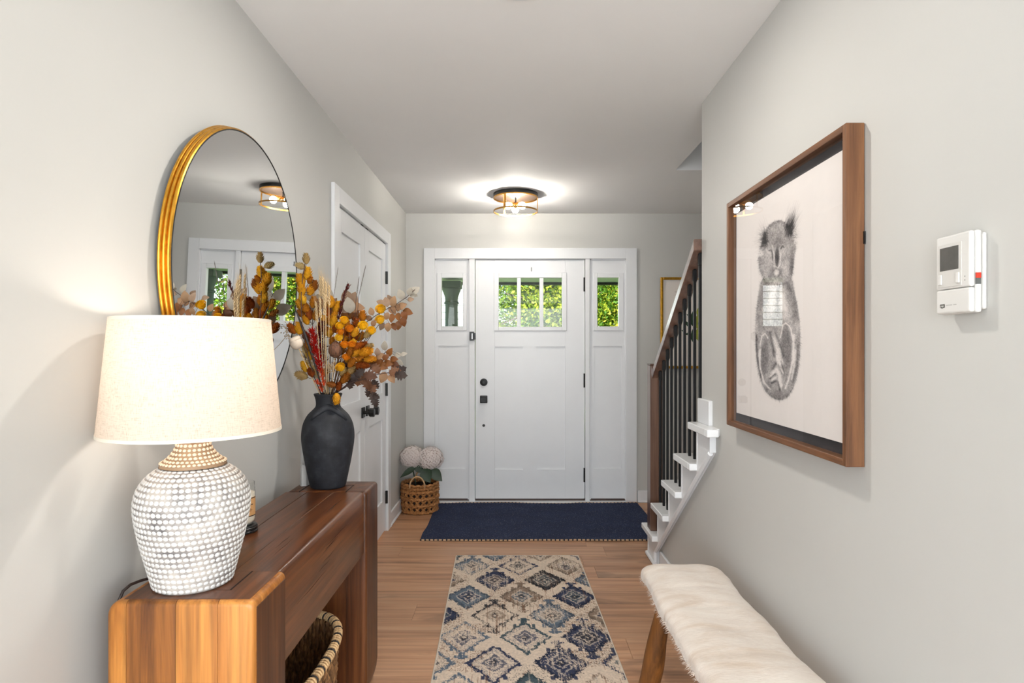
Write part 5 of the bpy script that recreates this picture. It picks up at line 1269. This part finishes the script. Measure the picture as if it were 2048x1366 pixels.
Z_ = .010 + .003 * (vno(uu * 14, vv * 9, 5) - .5) + .010 * np.clip(vv - .93, 0, 1) / .07 * vno(uu * 8, vv * 0 + 3, 6)
link('rug_field', grid_mesh('rug_field', np.stack([X_, Y_, Z_], -1)), M_navy, nr)
part('rug_backing', G().box(RX0 + .003, RX1 - .003, RY0 + .003, RY1 - .008, .0005, .0075), plain('tan_backing', (120, 100, 84), .95), nr)
for j, sgn in ((0, -1), (ny - 1, 1)):
    ga, gb = G(), G()
    for i in range(170):
        t_ = (i + .5) / 170; ix = min(int(t_ * (nx - 1)), nx - 2); f = t_ * (nx - 1) - ix
        p = Vector((X_[j, ix] * (1 - f) + X_[j, ix + 1] * f, Y_[j, ix] * (1 - f) + Y_[j, ix + 1] * f, Z_[j, ix] * (1 - f) + Z_[j, ix + 1] * f))
        (ga if i % 3 else gb).ball(p + Vector((0, sgn * .001, -.002)), .0075, 6, 4, (.95, .8, .75))
    part('end_stitch', ga, plain('tan_stitch', (196, 164, 130), .9, var=.2, vscale=40), nr, True, kind='stuff'); part('end_binding', gb, plain('dark_stitch', (34, 30, 34), .9), nr, True, kind='stuff')

# ------------------------------------------------------------------ hide bench
bn = empty('hide_bench', (.645, 1.75, 0), 'rustic bench with pale hide seat and log legs along the right wall', 'bench')
t = NT('pale_hide'); b = t.bsdf(Roughness=.85); b.inputs['Sheen Weight'].default_value = .3; b.inputs['Specular IOR Level'].default_value = .15
n1 = t.noise(t.coords((6, 14, 6)), 1.0, 5, .6, .5); n2 = t.noise(t.coords((50, 260, 60)), 1.0, 3, .6)
r1 = t.ramp(n1, [(.28, lin((214, 196, 178))), (.5, lin((228, 216, 204))), (.75, lin((238, 230, 220)))]); k2 = t.ramp(n2, [(.3, (.9, .89, .88, 1)), (.7, (1, 1, 1, 1))]); cc = t.mix(1.0, r1.outputs[0], k2.outputs[0], 'MULTIPLY'); t.l(cc, b.inputs[0]); t.bump(n2, b, .35, .003)
M_hide = t.m
BY0, BY1, BX0_, BX1_ = 1.05, 2.452, .494, .806
def seat_surface(nu, nv, off=0.0):
    P = np.zeros((nv, nu, 3))
    for j in range(nv):
        y = BY0 + (BY1 - BY0) * j / (nv - 1)
        dend = min(BY1 - y, .085); s_ = math.sqrt(max(0.0004, 1 - (1 - dend / .085) ** 2)) if dend < .085 else 1
        dend0 = min(y - BY0, .085); s_ = min(s_, math.sqrt(max(.0004, 1 - (1 - dend0 / .085) ** 2))) if dend0 < .085 else s_
        cx = (BX0_ + BX1_) / 2 + .004 * math.sin(y * 17); hw = (BX1_ - BX0_) / 2 * (.62 + .38 * s_) + .003 * math.sin(y * 13 + 1) + .001 * math.sin(y * 61)
        # pillow folds: seams across the seat
        seam = sum(math.exp(-((y - q) / .014) ** 2) for q in (2.335, 2.175, 2.02, 1.86, 1.70, 1.5)); seam *= .5
        for i in range(nu):
            a = 2 * math.pi * i / (nu - 1) - math.pi * .75
            c, s2 = math.cos(a), math.sin(a); k = (abs(c) ** 3.2 + abs(s2) ** 3.2) ** (-1 / 3.2)
            x = cx + (hw + off) * c * k; zc = .404; hz = (.042 + off) * (.35 + .65 * s_)
            z = zc + hz * s2 * k
            if s2 > 0: z -= seam * .006 * (1 - abs(c)) + .004 * (math.sin(x * 31 + y * 13) * .5)
            x += -c * seam * .0015
            P[j, i] = (x, y, z + .004 * math.sin(y * 9))
    return P
Ps = seat_surface(64, 110); link('hide_seat', grid_mesh('hide_seat', Ps), M_hide, bn)
g = G(); cap_ = [tuple(Ps[-1, i]) for i in range(63)]; g.add(cap_, [tuple(range(63))]); g.add([tuple(Ps[0, i]) for i in range(63)], [tuple(range(63))]); part('hide_end', g, M_hide, bn)
# fur: short hairs over the hide, longer along the lower edge
rh = np.random.RandomState(8); g = G(); nvv, nuu = Ps.shape[:2]
for k in range(7000):
    j = rh.randint(1, nvv - 2); i = rh.randint(0, nuu - 1); p = Vector(Ps[j, i]).lerp(Vector(Ps[j + 1, (i + 1) % nuu]), rh.rand()); 
    du = Vector(Ps[j, (i + 1) % nuu]) - Vector(Ps[j, i - 1]); dv = Vector(Ps[j + 1, i]) - Vector(Ps[j - 1, i]); nrm = du.cross(dv)
    if nrm.length < 1e-9: continue
    nrm.normalize(); cen = Vector(((BX0_ + BX1_) / 2, p.y, .404))
    if nrm.dot(p - cen) < 0: nrm = -nrm
    side = -1 if p.x < cen.x else 1
    low = p.z < .405
    if not low and rh.rand() < .8: continue
    d = (Vector((side * .9 * rh.rand() + .15, rh.normal() * .5, -.35 if low else .0)) + nrm * (.55 if low else .12)).normalized(); L = rh.uniform(.010, .020) if low else rh.uniform(.004, .008)
    w = d.cross(nrm).normalized() * .0005
    g.add([p - w, p + w, p + d * L], [(0, 1, 2)])
part('fur', g, M_hide, bn, None, False, kind='stuff')
M_log = wood('log_leg', (86, 50, 20), (140, 88, 40), (170, 116, 58), axis=2, rough=.55, knots=.4, rvar=.08, scale=1.1)
for x0, y0, x1, y1, r0 in ((.538, 2.175, .482, 2.262, .037), (.745, 2.19, .80, 2.27, .030), (.55, 1.32, .49, 1.24, .031), (.74, 1.32, .80, 1.24, .030)):
    pts, rr_ = [], []
    for k in range(9):
        t_ = k / 8; p = Vector((x0 + (x1 - x0) * t_, y0 + (y1 - y0) * t_, .375 * (1 - t_) + .0)); p += Vector((.006 * math.sin(t_ * 5 + x0 * 30), .004 * math.cos(t_ * 6), 0)) * math.sin(math.pi * t_)
        pts.append(p); rr_.append(r0 * (.86 + .22 * t_ + .06 * math.sin(t_ * 9 + y0 * 7)))
    part('log_leg', G().tube(pts, rr_, 14), M_log, bn, True)

# ------------------------------------------------------------------ gilt framed print behind the stair
GX0, GX1, GZ0, GZ1 = PX(1320, YB), PX(1440, YB), PZ(737, YB), PZ(555, YB)
gp = empty('botanical_print', ((GX0 + GX1) / 2, YB, GZ0), 'gold framed botanical print on the end wall behind the stair', 'picture')
fwid = .022
for a in ((GX0, GX0 + fwid, GZ0, GZ1), (GX1 - fwid, GX1, GZ0, GZ1), (GX0 + fwid, GX1 - fwid, GZ0, GZ0 + fwid), (GX0 + fwid, GX1 - fwid, GZ1 - fwid, GZ1)):
    part('frame_side', G().box(a[0], a[1], YB - .028, YB - .002, a[2], a[3], .004, 2), M_gold, gp)
part('paper', G().box(GX0 + fwid, GX1 - fwid, YB - .014, YB - .004, GZ0 + fwid, GZ1 - fwid), plain('print_paper', (232, 224, 216), .9), gp)
part('caption', G().box(PX(1349, YB), PX(1358, YB), YB - .0146, YB - .0139, PZ(584.6, YB), PZ(583.8, YB)), plain('faint_ink', (150, 140, 130), .9), gp)
M_lg = plain('print_leaf_dark', (42, 64, 44), .9, var=.2); M_ll = plain('print_leaf_lime', (168, 172, 74), .9, var=.15)
rb = random.Random(3)
for k, (px, py, an, L, w, m) in enumerate([(1385, 636, 5, .14, .026, M_lg), (1396, 640, 10, .15, .03, M_ll), (1386, 670, -10, .10, .022, M_lg), (1396, 665, 15, .12, .028, M_ll), (1378, 632, -60, .06, .012, M_lg), (1374, 648, -40, .07, .014, M_lg), (1366, 662, -70, .04, .008, M_lg), (1385, 676, 170, .10, .02, M_lg), (1374, 668, -100, .05, .01, M_lg), (1404, 640, 20, .16, .03, M_lg), (1396, 676, 160, .08, .02, M_ll), (1398, 620, 25, .10, .02, M_ll), (1412, 660, 40, .14, .03, M_lg), (1410, 690, 100, .12, .03, M_ll)]):
    c = Vector((PX(px, YB), YB - .0146, PZ(py, YB))); a = math.radians(an); d = Vector((math.sin(a), 0, math.cos(a))); x = Vector((math.cos(a), 0, -math.sin(a)))
    V = []; 
    for i in range(9): t_ = i / 8; V.append(c + d * L * (t_ - .5) + x * w * math.sin(math.pi * t_ ** .8))
    for i in range(8, -1, -1): t_ = i / 8; V.append(c + d * L * (t_ - .5) - x * w * math.sin(math.pi * t_ ** .8))
    part('printed_leaf', G().add([v - Vector((0, .00002 * k, 0)) for v in V], [tuple(range(18))]), m, gp)

# ------------------------------------------------------------------ outside: porch, house next door, trees
PCZ, PY_ = 2.25, 8.9
M_soffit = plain('pale_green_soffit', (196, 206, 190), .7); M_gutter = plain('dark_gutter', (38, 44, 42), .5)
porch = empty('porch_roof', (0, 7.0, PCZ), 'pale porch ceiling with a dark edge outside the front door', 'porch')
for i in range(24):
    y0 = YB + T + (PY_ - YB - T) * i / 24; y1 = YB + T + (PY_ - YB - T) * (i + 1) / 24
    part('soffit_board', G().box(-2.2, 4.5, y0 + .002, y1 - .002, PCZ, PCZ + .02), M_soffit, porch)
part('roof_deck', G().box(-2.4, 4.7, YB + T, PY_ + .3, PCZ + .03, PCZ + .16), M_gutter, porch)
part('edge_beam', G().box(-2.2, 4.5, PY_, PY_ + .12, PCZ - .034, PCZ + .02), M_gutter, porch)
struct('trim_4', G().box(-2.6, 4.8, YB + T, PY_ + .2, -.25, -.06), plain('porch_concrete', (150, 148, 144), .85, var=.06, bump=.2), label='concrete porch floor')
M_col = plain('green_grey_column', (92, 102, 98), .6, var=.05)
def column(x, y, label, r=.096):
    e = empty('porch_column', (x, y, -.06), label, 'column', 'porch columns'); c = (x, y, 0)
    part('shaft', G().lathe([(r, -.06), (r * .98, 1.0), (r * .92, 1.93)], c, 28), M_col, e, True)
    part('capital', G().lathe([(r * .92, 1.90), (r * 1.08, 1.905), (r * 1.08, 1.925), (r * .94, 1.94), (r * .94, 1.99), (r * 1.05, 2.02), (r * 1.22, 2.07), (r * 1.36, 2.10), (r * 1.36, 2.12)], c, 28), M_col, e, .5)
    part('abacus', G().box(x - r * 1.45, x + r * 1.45, y - r * 1.45, y + r * 1.45, 2.12, 2.216, .006), M_col, e)
column(PX(903, 8.5), 8.5, 'round porch column seen through the left sidelight'); column(2.55, 8.5, 'round porch column right of the door, seen in the mirror')
nb = empty('neighbour_house', (-3.6, 15.0, 0), 'white clapboard house wall beyond the porch column', 'house')
M_clap = plain('white_clapboard', (206, 210, 216), .7)
for i in range(26):
    z = -.2 + i * .17
    part('clapboard', G().prism([(15.0, z), (14.965, z), (14.985, z + .175), (15.0, z + .175)], 'x', -7.0, -.75), M_clap, nb)
part('corner_post', G().box(-.80, -.68, 14.95, 15.05, -.2, 4.4), M_clap, nb); part('gable_roof', G().prism([(14.4, 4.1), (20, 7.0), (20, 7.15), (14.4, 4.25)], 'x', -7.4, -.3), M_gutter, nb)
g = G().box(-40, 40, YB + T + .01, 60, -.4, -.26); tag(part('lawn', g, plain('lawn_green', (96, 122, 54), .95, var=.3, vscale=8), None), 'sunlit green lawn in front of the house', 'lawn')['kind'] = 'stuff'
GRN = [random_tint('leaf_green_%d' % i, [c, c], .55, .45, var=.3, vscale=1.5) for i, c in enumerate([(120, 150, 40), (158, 172, 52), (84, 124, 36), (196, 190, 70)])]
M_bark = plain('grey_bark', (92, 78, 66), .9, var=.2, bump=.4)
def tree(x, y, h, r, mats, n, seed, label):
    q = np.random.RandomState(seed); e = empty('leafy_tree', (x, y, -.26), label, 'tree', 'trees beyond the porch')
    part('trunk', G().tube([(x, y, -.3), (x + .05, y, h * .4), (x - .05, y + .1, h * .8)], [.16, .12, .05], 9), M_bark, e, True)
    tw = G()
    for i in range(14):
        d = Vector((q.normal(), q.normal(), q.normal() * .7 + .2)).normalized() * r * .85; tw.tube([Vector((x, y, h * .45)), Vector((x, y, h * .5)) + d * .5, Vector((x, y, h * .5)) + d], [.04, .025, .008], 5)
    part('branches', tw, M_bark, e, True)
    for mi, m in enumerate(mats):
        k = n // len(mats); cl = q.normal(size=(60, 3)); cl /= np.linalg.norm(cl, axis=1)[:, None]; cl *= (q.rand(60, 1) ** .45)
        ci = q.randint(0, 60, k); p = cl[ci] * np.array([r, r * .8, r * .95]) + q.normal(size=(k, 3)) * r * .13 + np.array([x, y, h * .52])
        d = q.normal(size=(k, 3)); d /= np.linalg.norm(d, axis=1)[:, None]; o = np.cross(d, q.normal(size=(k, 3))); o /= np.linalg.norm(o, axis=1)[:, None]; s_ = q.uniform(.03, .058, (k, 1))
        V = np.stack([p - d * s_, p + o * s_ * .55, p + d * s_, p - o * s_ * .55], 1).reshape(-1, 3); idx = np.arange(4 * k).reshape(-1, 4)
        me = bpy.data.meshes.new('foliage'); me.from_pydata(V.tolist(), [], idx.tolist()); link('foliage', me, m, e, kind='stuff')
tree(0.75, 13.2, 4.4, 1.45, [GRN[0], GRN[1], GRN[2]], 24000, 1, 'yellow-green tree seen through the left and middle door panes')
tree(3.1, 13.8, 4.8, 1.9, [GRN[0], GRN[3], GRN[2]], 22000, 2, 'tree with gold tinted leaves seen through the right sidelight')
tree(1.9, 16.8, 5.6, 2.3, [GRN[2], GRN[1]], 12000, 3, 'darker green tree behind the nearer trees')
tree(6.0, 14.5, 5.0, 2.3, [GRN[2], GRN[0]], 10000, 4, 'tree far to the right, seen only in the mirror')
tree(9.5, 16.0, 5.0, 2.6, [GRN[2], GRN[1]], 8000, 5, 'farthest tree on the right edge of the lawn')
